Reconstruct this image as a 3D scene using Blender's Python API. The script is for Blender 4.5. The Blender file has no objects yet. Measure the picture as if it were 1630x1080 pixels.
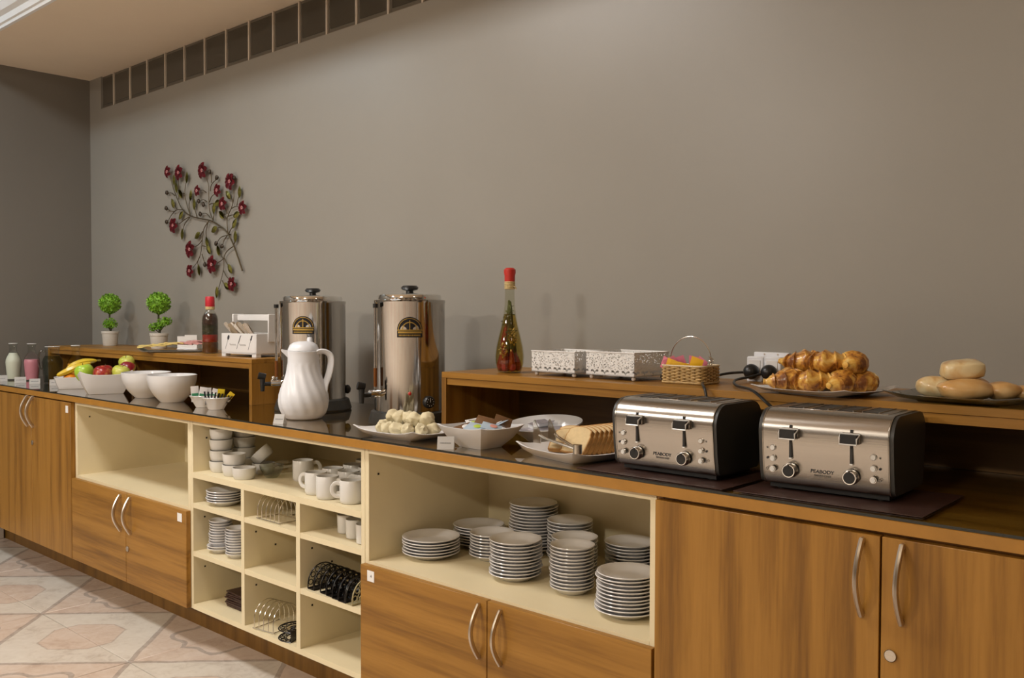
import bpy, bmesh, math, random
from mathutils import Vector, Matrix
random.seed(7)
PI = math.pi
R = math.radians
scene = bpy.context.scene
COL = scene.collection

# ------------------------------------------------------------------ camera
cam_d = bpy.data.cameras.new('camera'); cam = bpy.data.objects.new('camera', cam_d); COL.objects.link(cam)
CAM = Vector((5.6148, -2.4108, 1.2816))
fw = Vector((-0.6742772, 0.73789423, -0.02936603)); rt = Vector((0.73816166, 0.67461939, 0.00245814)); up = Vector((-0.02162474, 0.02001941, 0.9995657))
cam.matrix_world = Matrix(((rt.x, up.x, -fw.x, CAM.x), (rt.y, up.y, -fw.y, CAM.y), (rt.z, up.z, -fw.z, CAM.z), (0, 0, 0, 1)))
cam_d.sensor_width = 36; cam_d.lens = 32.62; cam_d.clip_start = .05
scene.camera = cam
# ------------------------------------------------------------------ world, lights, exposure
w = bpy.data.worlds.new('world'); scene.world = w; w.use_nodes = True
w.node_tree.nodes['Background'].inputs[0].default_value = (.9, .86, .8, 1)
w.node_tree.nodes['Background'].inputs[1].default_value = .05
vs = scene.view_settings
vs.view_transform = 'Standard'; vs.look = 'None'; vs.gamma = 1; vs.use_curve_mapping = False; vs.exposure = 0.2
scene.cycles.use_denoising = True
scene.cycles.max_bounces = 10; scene.cycles.transparent_max_bounces = 24
scene.cycles.sample_clamp_indirect = 4

def lamp(name, loc, size, power, color):
    l = bpy.data.lights.new(name, 'AREA'); l.energy = power; l.color = color
    if isinstance(size, tuple): l.shape = 'RECTANGLE'; l.size, l.size_y = size
    else: l.shape = 'DISK'; l.size = size
    o = bpy.data.objects.new(name, l); COL.objects.link(o); o.location = loc
    return o
ZL = 3.055    # lamps hang just under the raised part of the ceiling
LAMPS = [  # x, y, size, watts, colour
    (.45, -1.75, .42, 9, (.60, .84, 1)),
    (2.6, -1.75, (1.4, .45), 32, (1, .97, .94)),  # unseen panel, added to brighten the wall softly like a cove
    (4.9, -5.4, .42, 105, (1, .91, .76)),
    (1.9, -5.2, .42, 125, (1, .95, .88)),
    (7.6, -2.4, .42, 3, (1, .82, .60)),
]
for i, (x, y, sz, p, c) in enumerate(LAMPS):
    lamp('ceiling_lamp_light', (x, y, ZL), sz, p, c)

# ------------------------------------------------------------------ node helpers
class S:
    """socket wrapper with arithmetic"""
    def __init__(s, nt, sock): s.nt, s.k = nt, sock
    def _m(s, op, o=None, o2=None):
        n = s.nt.nodes.new('ShaderNodeMath'); n.operation = op
        for i, v in enumerate((s, o, o2)):
            if v is None: continue
            if isinstance(v, S): s.nt.links.new(v.k, n.inputs[i])
            else: n.inputs[i].default_value = v
        return S(s.nt, n.outputs[0])
    def __add__(s, o): return s._m('ADD', o)
    def __sub__(s, o): return s._m('SUBTRACT', o)
    def __mul__(s, o): return s._m('MULTIPLY', o)
    def abs(s): return s._m('ABSOLUTE')
    def lt(s, o): return s._m('LESS_THAN', o)
    def gt(s, o): return s._m('GREATER_THAN', o)
    def max(s, o): return s._m('MAXIMUM', o)
    def min(s, o): return s._m('MINIMUM', o)
    def sin(s): return s._m('SINE')
    def atan2(s, o): return s._m('ARCTAN2', o)
    def sqrt(s): return s._m('SQRT')

MATS = {}
def new_mat(name):
    m = bpy.data.materials.new(name); m.use_nodes = True
    return m, m.node_tree, m.node_tree.nodes['Principled BSDF']
def lk(nt, a, b): nt.links.new(a.k if isinstance(a, S) else a, b)
def coords(nt, kind='Object', scale=(1, 1, 1), loc=(0, 0, 0)):
    t = nt.nodes.new('ShaderNodeTexCoord'); mp = nt.nodes.new('ShaderNodeMapping')
    mp.inputs['Scale'].default_value = scale; mp.inputs['Location'].default_value = loc
    lk(nt, t.outputs[kind], mp.inputs[0]); return mp.outputs[0]
def noise(nt, vec, scale=5, detail=4, rough=.55, dist=0.0):
    n = nt.nodes.new('ShaderNodeTexNoise'); n.inputs['Scale'].default_value = scale; n.inputs['Detail'].default_value = detail
    n.inputs['Roughness'].default_value = rough; n.inputs['Distortion'].default_value = dist
    lk(nt, vec, n.inputs['Vector']); return S(nt, n.outputs['Fac'])
def ramp(nt, fac, stops):
    n = nt.nodes.new('ShaderNodeValToRGB'); e = n.color_ramp.elements
    while len(e) < len(stops): e.new(.5)
    for el, (p, c) in zip(e, stops): el.position = p; el.color = (*c, 1)
    lk(nt, fac, n.inputs[0]); return n.outputs[0]
def mixc(nt, fac, a, b):
    n = nt.nodes.new('ShaderNodeMix'); n.data_type = 'RGBA'
    if isinstance(fac, S): lk(nt, fac, n.inputs[0])
    else: n.inputs[0].default_value = fac
    for i, v in ((6, a), (7, b)):
        if isinstance(v, tuple): n.inputs[i].default_value = (*v, 1)
        else: lk(nt, v, n.inputs[i])
    return n.outputs[2]
def bump(nt, b, h, strength=.2, dist=.01):
    n = nt.nodes.new('ShaderNodeBump'); n.inputs['Strength'].default_value = strength; n.inputs['Distance'].default_value = dist
    lk(nt, h, n.inputs['Height']); lk(nt, n.outputs[0], b.inputs['Normal'])

def mat(name, col, rough=.5, metal=0.0, spec=.5, var=0.0, vscale=30, bmp=0.0, coat=0.0, emit=None, sss=0.0):
    if name in MATS: return MATS[name]
    m, nt, b = new_mat(name)
    b.inputs['Base Color'].default_value = (*col, 1); b.inputs['Roughness'].default_value = rough; b.inputs['Metallic'].default_value = metal
    b.inputs['Specular IOR Level'].default_value = spec; b.inputs['Coat Weight'].default_value = coat; b.inputs['Coat Roughness'].default_value = .08
    if sss: b.inputs['Subsurface Weight'].default_value = sss; b.inputs['Subsurface Scale'].default_value = .01
    if var or bmp:
        n = noise(nt, coords(nt), vscale, 5)
        if var:
            lo = tuple(max(0, c * (1 - var)) for c in col); hi = tuple(min(1, c * (1 + var)) for c in col)
            lk(nt, ramp(nt, n, [(.3, lo), (.7, hi)]), b.inputs['Base Color'])
        if bmp: bump(nt, b, n, bmp)
    if emit: b.inputs['Emission Color'].default_value = (*col, 1); b.inputs['Emission Strength'].default_value = emit
    MATS[name] = m; return m

def wood(name, axis, dark=1.0, rough=.38, tone=(1, 1, 1)):
    """laminate with broad streaks running along the axis"""
    if name in MATS: return MATS[name]
    m, nt, b = new_mat(name)
    sc = {'z': (11, 11, .55), 'x': (.5, 11, 11), 'y': (11, .5, 11)}[axis]
    n1 = noise(nt, coords(nt, scale=sc), 1.6, 3, .5, .35)
    sc2 = tuple(s * 7 for s in sc)
    n2 = noise(nt, coords(nt, scale=sc2), 1.5, 4, .6, .2)
    f = n1 * .72 + n2 * .28
    cs = [(.30, (.150, .063, .008)), (.42, (.245, .110, .015)), (.5, (.315, .147, .022)), (.6, (.365, .175, .029)), (.72, (.255, .116, .017))]
    cs = [(p, tuple(min(1, v * dark * t) for v, t in zip(c, tone))) for p, c in cs]
    lk(nt, ramp(nt, f, cs), b.inputs['Base Color'])
    b.inputs['Roughness'].default_value = rough; b.inputs['Specular IOR Level'].default_value = .4
    bump(nt, b, n2, .06, .004)
    MATS[name] = m; return m

def thin_glass(name, tint=(1, 1, 1), ior=1.5, rough=.0, refl=1.0):
    if name in MATS: return MATS[name]
    m, nt, b = new_mat(name); nt.nodes.remove(b)
    out = nt.nodes['Material Output']
    tr = nt.nodes.new('ShaderNodeBsdfTransparent'); tr.inputs[0].default_value = (*tint, 1)
    gl = nt.nodes.new('ShaderNodeBsdfGlossy'); gl.inputs['Roughness'].default_value = rough
    fr = nt.nodes.new('ShaderNodeFresnel'); fr.inputs[0].default_value = ior
    mx = nt.nodes.new('ShaderNodeMixShader')
    ge = nt.nodes.new('ShaderNodeNewGeometry')
    lk(nt, S(nt, fr.outputs[0]) * refl * (S(nt, ge.outputs['Backfacing']) * -1.0 + 1.0), mx.inputs[0]); lk(nt, tr.outputs[0], mx.inputs[1]); lk(nt, gl.outputs[0], mx.inputs[2])
    lk(nt, mx.outputs[0], out.inputs[0])
    MATS[name] = m; return m

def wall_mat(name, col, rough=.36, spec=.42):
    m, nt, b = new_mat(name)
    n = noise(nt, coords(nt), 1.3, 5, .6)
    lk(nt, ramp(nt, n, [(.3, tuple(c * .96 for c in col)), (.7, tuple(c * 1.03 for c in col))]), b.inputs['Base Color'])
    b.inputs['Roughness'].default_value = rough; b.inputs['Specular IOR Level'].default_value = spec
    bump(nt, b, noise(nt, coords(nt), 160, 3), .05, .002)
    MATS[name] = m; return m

def tile_mat():
    m, nt, b = new_mat('marble_tile')
    v = coords(nt); sp = nt.nodes.new('ShaderNodeSeparateXYZ'); lk(nt, v, sp.inputs[0])
    x, y = S(nt, sp.outputs[0]), S(nt, sp.outputs[1])
    oi = nt.nodes.new('ShaderNodeObjectInfo')
    cb = nt.nodes.new('ShaderNodeCombineXYZ'); lk(nt, S(nt, oi.outputs['Random']) * 37.0, cb.inputs[2])
    ad = nt.nodes.new('ShaderNodeVectorMath'); ad.operation = 'ADD'; lk(nt, v, ad.inputs[0]); lk(nt, cb.outputs[0], ad.inputs[1])
    nz = noise(nt, ad.outputs[0], 5, 6, .62, .6); fine = noise(nt, ad.outputs[0], 22, 5, .6, 1.2)
    wob = (nz - .5) * .03
    ax, ay = x.abs() + wob, y.abs()
    band = (ax - ay).abs().lt(.014)
    pinkside = (ax - ay).gt(0.0)
    ey = (y.abs() - .4).abs(); ex = (x.abs() - .4).abs()
    octd = (x.abs()).max(ey).max((x.abs() + ey) * .76) + wob
    octa = octd.lt(.15); octl = (octd - .15).abs().lt(.004)
    th = ex.atan2(y); rr = (ex * ex + y * y).sqrt()
    brk = ((rr - (th * 6.0).sin() * .025) + wob * 1.6 - .19).abs().lt(.011)
    cream = ramp(nt, nz * .6 + fine * .4, [(.32, (.50, .43, .36)), (.48, (.66, .60, .52)), (.7, (.74, .69, .61))])
    pink = ramp(nt, nz * .6 + fine * .4, [(.3, (.50, .38, .30)), (.5, (.63, .51, .42)), (.7, (.70, .60, .52))])
    grey = ramp(nt, fine, [(.3, (.30, .25, .21)), (.7, (.46, .40, .35))])
    c = mixc(nt, pinkside, cream, pink)
    c = mixc(nt, octa, c, pink)
    c = mixc(nt, (band.max(brk).max(octl * .6)) * .78, c, grey)
    lk(nt, c, b.inputs['Base Color']); b.inputs['Roughness'].default_value = .24
    MATS['tile'] = m; return m

def lace_mat():
    """white lacquered sheet pierced with small holes"""
    m, nt, b = new_mat('pierced_white_metal')
    out = nt.nodes['Material Output']
    b.inputs['Base Color'].default_value = (.74, .73, .71, 1); b.inputs['Roughness'].default_value = .4
    v = coords(nt)
    vo = nt.nodes.new('ShaderNodeTexVoronoi'); vo.inputs['Scale'].default_value = 190; lk(nt, v, vo.inputs['Vector'])
    sp = nt.nodes.new('ShaderNodeSeparateXYZ'); lk(nt, v, sp.inputs[0])
    z = S(nt, sp.outputs[2]); xy = S(nt, sp.outputs[0]) + S(nt, sp.outputs[1])
    dots = S(nt, vo.outputs['Distance']).lt(.375) * z.gt(.030)
    wv = ((xy * 165.0).sin().abs() * .006 + .019)
    low = (z - wv).abs().lt(.0030) * (xy * 82.5).sin().abs().gt(.40)
    hole = dots.max(low)
    tr = nt.nodes.new('ShaderNodeBsdfTransparent'); mx = nt.nodes.new('ShaderNodeMixShader')
    lk(nt, hole, mx.inputs[0]); lk(nt, b.outputs[0], mx.inputs[1]); lk(nt, tr.outputs[0], mx.inputs[2]); lk(nt, mx.outputs[0], out.inputs[0])
    MATS['lace'] = m; return m

def ribbed_glass():
    m, nt, b = new_mat('ribbed_block_glass')
    b.inputs['Base Color'].default_value = (.13, .115, .093, 1); b.inputs['Roughness'].default_value = .16; b.inputs['Specular IOR Level'].default_value = .6
    MATS['block'] = m; return m

# ------------------------------------------------------------------ mesh helpers (each returns / fills a bmesh)
def bm_new(): return bmesh.new()
def box(bm, x0, x1, y0, y1, z0, z1, bev=0.0, seg=1):
    vs_ = [bm.verts.new(p) for p in ((x0, y0, z0), (x1, y0, z0), (x1, y1, z0), (x0, y1, z0), (x0, y0, z1), (x1, y0, z1), (x1, y1, z1), (x0, y1, z1))]
    fs = [bm.faces.new([vs_[i] for i in f]) for f in ((3, 2, 1, 0), (4, 5, 6, 7), (0, 1, 5, 4), (1, 2, 6, 5), (2, 3, 7, 6), (3, 0, 4, 7))]
    if bev:
        es = list({e for f in fs for e in f.edges})
        bmesh.ops.bevel(bm, geom=es, offset=bev, segments=seg, affect='EDGES', profile=.5)
    return bm
def B(x0, x1, y0, y1, z0, z1, bev=0.0, seg=1): return box(bm_new(), x0, x1, y0, y1, z0, z1, bev, seg)
def lathe(prof, seg=32, bm=None, cx=0, cy=0, fn=None):
    """revolve (r, z) profile about z; fn(r, z, angle) -> r"""
    bm = bm or bm_new(); rings = []
    for r, z in prof:
        if r < 1e-6: rings.append([bm.verts.new((cx, cy, z))])
        else:
            ring = []
            for i in range(seg):
                a = 2 * PI * i / seg; rr = fn(r, z, a) if fn else r
                ring.append(bm.verts.new((cx + rr * math.cos(a), cy + rr * math.sin(a), z)))
            rings.append(ring)
    for a, b in zip(rings, rings[1:]):
        for i in range(seg):
            j = (i + 1) % seg
            if len(a) == 1 and len(b) == 1: continue
            if len(a) == 1: bm.faces.new((a[0], b[j], b[i]))
            elif len(b) == 1: bm.faces.new((a[i], a[j], b[0]))
            else: bm.faces.new((a[i], a[j], b[j], b[i]))
    return bm
def tube(path, rad, seg=8, bm=None, closed=False, flat=None):
    """sweep a circle (or an ellipse, flat = second radius factor) along a path"""
    bm = bm or bm_new(); P = [Vector(p) for p in path]; n = len(P); rings = []
    prev = None
    for i, p in enumerate(P):
        if closed: t = P[(i + 1) % n] - P[i - 1]
        else: t = P[min(i + 1, n - 1)] - P[max(i - 1, 0)]
        t.normalize()
        if prev is None:
            ref = Vector((0, 0, 1)) if abs(t.z) < .9 else Vector((1, 0, 0)); u = t.cross(ref).normalized()
        else:
            u = (prev - t * prev.dot(t))
            u = u.normalized() if u.length > 1e-6 else t.orthogonal().normalized()
        prev = u; v = t.cross(u); r = rad[i] if isinstance(rad, (list, tuple)) else rad
        rings.append([bm.verts.new(p + u * (r * math.cos(2 * PI * k / seg)) + v * (r * (flat or 1) * math.sin(2 * PI * k / seg))) for k in range(seg)])
    m = n if closed else n - 1
    for i in range(m):
        a, b = rings[i], rings[(i + 1) % n]
        for k in range(seg):
            j = (k + 1) % seg; bm.faces.new((a[k], a[j], b[j], b[k]))
    if not closed: bm.faces.new(rings[0][::-1]); bm.faces.new(rings[-1])
    return bm
def smooth_path(pts, n=6):
    P = [Vector(p) for p in pts]; out = []
    for i in range(len(P) - 1):
        p0, p1, p2, p3 = P[max(i - 1, 0)], P[i], P[i + 1], P[min(i + 2, len(P) - 1)]
        for k in range(n):
            t = k / n
            out.append(.5 * ((2 * p1) + (p2 - p0) * t + (2 * p0 - 5 * p1 + 4 * p2 - p3) * t * t + (3 * p1 - p0 - 3 * p2 + p3) * t ** 3))
    out.append(P[-1]); return out
def prism(poly, axis, a, b, bm=None):
    """extrude a 2-D polygon along an axis; poly is in the other two axes in x,y,z order"""
    bm = bm or bm_new()
    def P(p, t): return {'x': (t, p[0], p[1]), 'y': (p[0], t, p[1]), 'z': (p[0], p[1], t)}[axis]
    A = [bm.verts.new(P(p, a)) for p in poly]; Bv = [bm.verts.new(P(p, b)) for p in poly]; n = len(poly)
    bm.faces.new(A[::-1]); bm.faces.new(Bv)
    for i in range(n): bm.faces.new((A[i], A[(i + 1) % n], Bv[(i + 1) % n], Bv[i]))
    return bm
def blob(rx, ry, rz, sub=3, wob=0.0, freq=9, seed=0, bm=None, loc=(0, 0, 0), power=1.0):
    """rounded lump; power < 1 makes it boxier"""
    from mathutils import noise as mn
    bm2 = bmesh.new(); bmesh.ops.create_icosphere(bm2, subdivisions=sub, radius=1)
    for v in bm2.verts:
        c = v.co.copy()
        if power != 1:
            c = Vector([math.copysign(abs(t) ** power, t) for t in c])
        k = 1 + (wob * mn.noise(v.co * freq * .2 + Vector((seed * 3.1, seed, 0))) if wob else 0)
        v.co = Vector((c.x * rx * k + loc[0], c.y * ry * k + loc[1], c.z * rz * k + loc[2]))
    if bm is None: return bm2
    me = bpy.data.meshes.new('t'); bm2.to_mesh(me); bm.from_mesh(me); bpy.data.meshes.remove(me); bm2.free(); return bm

def mesh_of(name, bm, m, smooth=True):
    bmesh.ops.recalc_face_normals(bm, faces=bm.faces)
    me = bpy.data.meshes.new(name); bm.to_mesh(me); bm.free()
    ms = m if isinstance(m, (list, tuple)) else [m]
    for q in ms: me.materials.append(q)
    if smooth:
        me.polygons.foreach_set('use_smooth', [True] * len(me.polygons)); me.set_sharp_from_angle(angle=R(38))
    return me
def tag(o, label=None, cat=None, group=None, kind=None):
    if label: o['label'] = label
    if cat: o['category'] = cat
    if group: o['group'] = group
    if kind: o['kind'] = kind
    return o
def O(name, bm, m, parent=None, label=None, cat=None, group=None, kind=None, loc=(0, 0, 0), rot=(0, 0, 0), smooth=True):
    me = bm if isinstance(bm, bpy.types.Mesh) else mesh_of(name, bm, m, smooth)
    o = bpy.data.objects.new(name, me); COL.objects.link(o); o.location = loc; o.rotation_euler = rot
    if parent: o.parent = parent
    return tag(o, label, cat, group, kind)
def E(name, label, cat, loc=(0, 0, 0), rz=0.0, group=None, rot=None):
    o = bpy.data.objects.new(name, None); COL.objects.link(o); o.location = loc; o.empty_display_size = .05
    o.rotation_euler = rot if rot else (0, 0, rz)
    return tag(o, label, cat, group)
def dup(root, loc, label=None, rot=None, group=None):
    r = root.copy(); COL.objects.link(r); r.location = loc
    if rot is not None: r.rotation_euler = rot
    if label: r['label'] = label
    if group: r['group'] = group
    for ch in root.children:
        c = ch.copy(); COL.objects.link(c); c.parent = r
        for g in ch.children:
            d = g.copy(); COL.objects.link(d); d.parent = c
    return r
def text(name, s, size, m, parent, loc, rot, label=None, shear=0.0, sx=1.0):
    cu = bpy.data.curves.new(name, 'FONT'); cu.body = s; cu.size = size; cu.align_x = 'CENTER'; cu.align_y = 'CENTER'; cu.extrude = .0002; cu.offset = size * .012; cu.shear = shear
    t = bpy.data.objects.new(name, cu); COL.objects.link(t)
    dg = bpy.context.evaluated_depsgraph_get(); dg.update()
    me = bpy.data.meshes.new_from_object(t.evaluated_get(dg)); bpy.data.objects.remove(t)
    me.materials.clear(); me.materials.append(m)
    o = bpy.data.objects.new(name, me); COL.objects.link(o); o.parent = parent; o.location = loc; o.rotation_euler = rot; o.scale = (sx, 1, 1)
    if label: o['label'] = label
    return o
def facing(x, y):                      # z rotation that turns local -y towards the room where the photographer stands
    return math.atan2(CAM.y - y, CAM.x - x) + PI / 2
ORD = ['topmost', 'second', 'third', 'fourth', 'fifth', 'sixth', 'seventh', 'eighth', 'ninth', 'tenth', 'eleventh', 'twelfth', 'thirteenth', 'fourteenth', 'fifteenth', 'sixteenth']

# ------------------------------------------------------------------ materials
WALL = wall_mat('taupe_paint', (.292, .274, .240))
WALLL = wall_mat('shaded_taupe_paint', (.186, .170, .147))  # left wall: the taupe darkened, its shade put into the colour
WALLF = wall_mat('beige_paint', (.24, .21, .18), .6)
CEIL = wall_mat('ceiling_paint', (.84, .71, .56), .7, .2)
WHITEP = mat('white_plaster', (.82, .82, .82), .5)
WV = wood('wood_vertical', 'z'); WH = wood('wood_horizontal', 'x'); WT = wood('wood_top', 'x', 1.25, .3); WD = wood('wood_plinth', 'z', .55)
EDGE = mat('wood_edge_band', (.37, .17, .022), .4, var=.12, vscale=14)
CREAM = mat('cream_laminate', (.76, .655, .43), .45, var=.03, vscale=6)
CER = mat('white_ceramic', (.72, .715, .715), .18, coat=.3)
PLATE = mat('white_plate_glaze', (.72, .70, .69), .22, coat=.25)
MUG = mat('mug_glaze', (.68, .66, .62), .25, coat=.2)
WHITEW = mat('white_painted_wood', (.74, .72, .70), .45)
WPLAS = mat('white_plastic', (.76, .77, .80), .3)
PAPER = mat('white_paper', (.80, .78, .75), .7)
CHROME = mat('chrome', (.72, .71, .69), .07, 1.0)
CHROME2 = mat('wire_chrome', (.72, .68, .60), .2, 1.0)
NICKEL = mat('satin_nickel', (.66, .60, .52), .32, 1.0)
BLACK = mat('black_plastic', (.012, .012, .012), .35)
DARKP = mat('dark_grey_plastic', (.030, .028, .024), .42)
RED = mat('red_wax', (.50, .030, .020), .4)
REDC = mat('red_cap', (.55, .02, .035), .4)
GLASS = thin_glass('clear_glass', (.90, .92, .91), 1.5, .02, 2.2)
GLASSD = thin_glass('smoked_glass', (.42, .45, .42), 1.5)
TOPGLASS = thin_glass('counter_glass', (.92, .95, .92), 1.52, refl=1.7)
GEDGE = mat('glass_edge', (.015, .016, .012), .2)
HOLE = mat('dark_hole', (.02, .014, .008), .8)
def steel(name, col, rough, axis):
    m, nt, b = new_mat(name); b.inputs['Base Color'].default_value = (*col, 1); b.inputs['Metallic'].default_value = 1; b.inputs['Roughness'].default_value = rough
    sc = {'x': (6, 400, 400), 'z': (240, 240, 3)}[axis]
    n = noise(nt, coords(nt, scale=sc), 1.0, 3, .6); bump(nt, b, n, .10 if axis == 'x' else .05, .001)
    b.inputs['Anisotropic'].default_value = .5 if axis == 'x' else 0
    return m
STEEL = steel('brushed_steel', (.45, .425, .39), .24, 'x')
URN = steel('polished_urn_steel', (.50, .48, .455), .09, 'z')
tile_mat(); lace_mat(); ribbed_glass()

# ================================================================== the setting
fl = O('floor', B(-.1, 8.8, -6.5, .1, -.06, -.014), mat('grout', (.30, .25, .20), .8), kind='structure', smooth=False)
tm = mesh_of('floor_tile', B(-.3985, .3985, -.3985, .3985, -.014, 0, .0012), MATS['tile'])
for i in range(11):
    for j in range(8):
        O('floor_tile', tm, None, fl, loc=(.33 + .8 * i - .0, -.48 - .8 * j + .8 * 0, 0))
ZB = 2.4625
wb = O('wall_back', B(-.15, 8.7, 0, .15, 0, ZB), WALL, kind='structure', smooth=False)
O('wall_back', B(-.15, .152, 0, .15, ZB, 2.66), WALL, wb, smooth=False); O('wall_back', B(4.56, 8.7, 0, .15, ZB, 2.66), WALL, wb, smooth=False)
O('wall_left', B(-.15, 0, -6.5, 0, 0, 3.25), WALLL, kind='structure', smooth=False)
O('wall_right', B(8.7, 8.85, -6.5, .15, 0, 3.25), WALLF, kind='structure', smooth=False)
O('wall_front', B(-.15, 8.85, -6.65, -6.5, 0, 3.25), WALLF, kind='structure', smooth=False)
ce = O('ceiling', B(-.15, 8.85, -.72, .15, 2.65, 3.25), CEIL, kind='structure', smooth=False)
O('ceiling_panel', B(-.15, 8.85, -6.5, -.72, 3.10, 3.25), CEIL, ce, smooth=False)
prof = [(-.72, 2.648), (-.735, 2.648), (-.738, 2.662), (-.748, 2.664), (-.752, 2.69), (-.775, 2.70), (-.79, 2.73), (-.80, 2.775), (-.82, 2.785), (-.825, 2.81), (-.84, 2.815), (-.84, 2.83), (-.72, 2.83)]
O('trim_1', prism(prof, 'x', 0, 8.7), WHITEP, kind='structure')
O('baseboard_left', B(0, .014, -6.5, -.51, 0, .085, .003), mat('tile_skirting', (.52, .44, .36), .3), kind='structure')
# strip of glass blocks under the ceiling
win = O('window_1', B(.152, 4.56, .05, .12, ZB, 2.65), mat('night_dark', (.02, .018, .015), .6), kind='structure', smooth=False)
def block_mesh(w_):
    bm = bm_new(); n = 22; h0, h1 = ZB + .006, 2.648
    # pressed face: raised border, ribbed pane
    box(bm, 0, w_, .012, .05, h0, h1)
    for i in range(n):
        x0 = .016 + (w_ - .032) * i / n; x1 = .016 + (w_ - .032) * (i + 1) / n; xm = (x0 + x1) / 2
        a = [bm.verts.new(p) for p in ((x0, .012, h0 + .016), (xm, .0040, h0 + .016), (x1, .012, h0 + .016), (x0, .012, h1 - .014), (xm, .0040, h1 - .014), (x1, .012, h1 - .014))]
        bm.faces.new((a[0], a[1], a[4], a[3])); bm.faces.new((a[1], a[2], a[5], a[4])); bm.faces.new((a[0], a[2], a[1])); bm.faces.new((a[3], a[4], a[5]))
    return bm
bmA = mesh_of('glass_block', block_mesh(.1925), MATS['block'], False); bmB = mesh_of('glass_block', block_mesh(.146), MATS['block'], False)
JOINT = mat('mortar', (.62, .54, .45), .8)
O('glass_block', bmB, None, win, loc=(.152, 0, 0))
for k in range(21):
    xj = .303 + .2027 * k
    O('mortar_joint', B(xj - .0045, xj + .0045, .004, .05, ZB, 2.65), JOINT, win, smooth=False)
    O('glass_block', bmA, None, win, loc=(xj + .005, 0, 0))
O('mortar_joint', B(.152, 4.56, .006, .05, ZB - .001, ZB + .005), mat('dark_mortar', (.20, .17, .13), .8), win, smooth=False)
# made-up doors and windows on the unseen walls, added to stripe the steel reflections
def front_opening(name, x0, x1, z0, z1, m):
    d = O(name, B(x0, x1, -6.5, -6.47, z0, z1), m, kind='structure', smooth=False)
    f = WHITEP if name.startswith('window') else WV
    for a in ((x0 - .06, x0, z0, z1 + .06), (x1, x1 + .06, z0, z1 + .06), (x0, x1, z1, z1 + .06)):
        O('frame', B(a[0], a[1], -6.5, -6.45, a[2], a[3]), f, d, smooth=False)
front_opening('door_added_1', 1.2, 2.1, 0, 2.1, mat('added_door_brown', (.10, .05, .025), .4))
front_opening('door_added_2', 4.3, 6.1, 0, 2.3, mat('added_door_dark', (.035, .022, .015), .35))
front_opening('window_added_2', 2.7, 3.7, .9, 2.2, mat('added_window_night', (.03, .035, .04), .08))
front_opening('window_added_3', 6.9, 8.1, .9, 2.2, mat('added_window_night', (.03, .035, .04), .08))
def side_opening(name, y0, y1, z0, z1, m):  # invented too, on the unseen right wall, for stripes in the urns
    d = O(name, B(8.67, 8.7, y0, y1, z0, z1), m, kind='structure', smooth=False)
    for a in ((y0 - .07, y0, z0, z1 + .07), (y1, y1 + .07, z0, z1 + .07), (y0, y1, z1, z1 + .07)): O('frame', B(8.65, 8.7, a[0], a[1], a[2], a[3]), WHITEP if name.startswith('window') else WV, d, smooth=False)
side_opening('door_added_3', -5.3, -4.3, 0, 2.15, MATS['added_door_dark'])
side_opening('window_added_4', -3.4, -2.2, .9, 2.2, MATS['added_window_night'])
side_opening('door_added_4', -1.5, -.6, 0, 2.15, MATS['added_door_brown'])
side_opening('window_added_5', -6.3, -5.7, .9, 2.2, MATS['added_window_night'])
for i, (x, y, sz, p, c) in enumerate(LAMPS):
    where = ['near the left wall above the milk', 'in the middle of the tray ceiling', 'at the far side of the room, on the right', 'at the far side of the room, on the left', 'towards the right wall'][i]
    glow = mat('lamp_glow_%d' % i, c, .5, emit=6)
    if isinstance(sz, tuple):  # the added soft panel, standing in for hidden cove light
        t = E('ceiling_lamp', 'added long soft panel in place of cove light ' + where, 'lamp', (x, y, ZL + .045), group='ceiling lamps'); a, b = sz[0] / 2 + .02, sz[1] / 2 + .02
        O('housing', B(-a, a, -b, b, -.02, 0, .004), WHITEP, t); O('diffuser', B(-a + .02, a - .02, -b + .02, b - .02, -.03, -.021, .003), glow, t)
        continue
    t = E('ceiling_lamp', 'round flush white ceiling lamp ' + where, 'lamp', (x, y, ZL + .045), group='ceiling lamps')
    O('housing', lathe([(0, 0), (.25, 0), (.25, -.02), (.235, -.035), (.22, -.035), (.22, -.02), (0, -.02)], 32), WHITEP, t)
    O('diffuser', lathe([(0, -.022), (.22, -.022), (.22, -.03), (0, -.03)], 32), glow, t)

# ================================================================== counter, cabinets, risers
YF, YC, YB = -.677, -.657, -.13       # door face, carcass front, back panel
def bow_handle(parent, x, z0, z1):
    n = 14; pts = []
    for i in range(n + 1):
        t = i / n; pts.append((x, YF - .006 - .028 * math.sin(PI * t), z0 + (z1 - z0) * t))
    o = O('handle', tube([(x, YF + .004, z0)] + pts + [(x, YF + .004, z1)], .0052, 8, flat=1.5), NICKEL, parent, label='curved satin metal bow handle')
def lockcyl(parent, x, z):
    bm = lathe([(0, -.004), (.0105, -.004), (.0115, -.002), (.0115, .004)], 20); bmesh.ops.rotate(bm, verts=bm.verts, matrix=Matrix.Rotation(PI / 2, 3, 'X'))
    for v in bm.verts: v.co += Vector((x, YF, z))
    for v in bm.verts: v.co.y = YF - (v.co.y - YF) if v.co.y > YF else v.co.y
    box(bm, x - .005, x + .005, YF - .0046, YF - .003, z - .001, z + .001)
    O('lock', bm, NICKEL, parent, label='round metal cylinder lock')
def sticker(parent, x, z, w_=.026, h=.032):
    s = O('number_sticker', B(x - w_ / 2, x + w_ / 2, YF - .0012, YF + .001, z - h / 2, z + h / 2), PAPER, parent, label='small white paper sticker', smooth=False)
def pinholes(parent, x, pts):
    for y, z in pts:
        O('pin_hole', B(x - .001, x + .0012, y - .003, y + .003, z - .003, z + .003), HOLE, parent, smooth=False)
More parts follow.
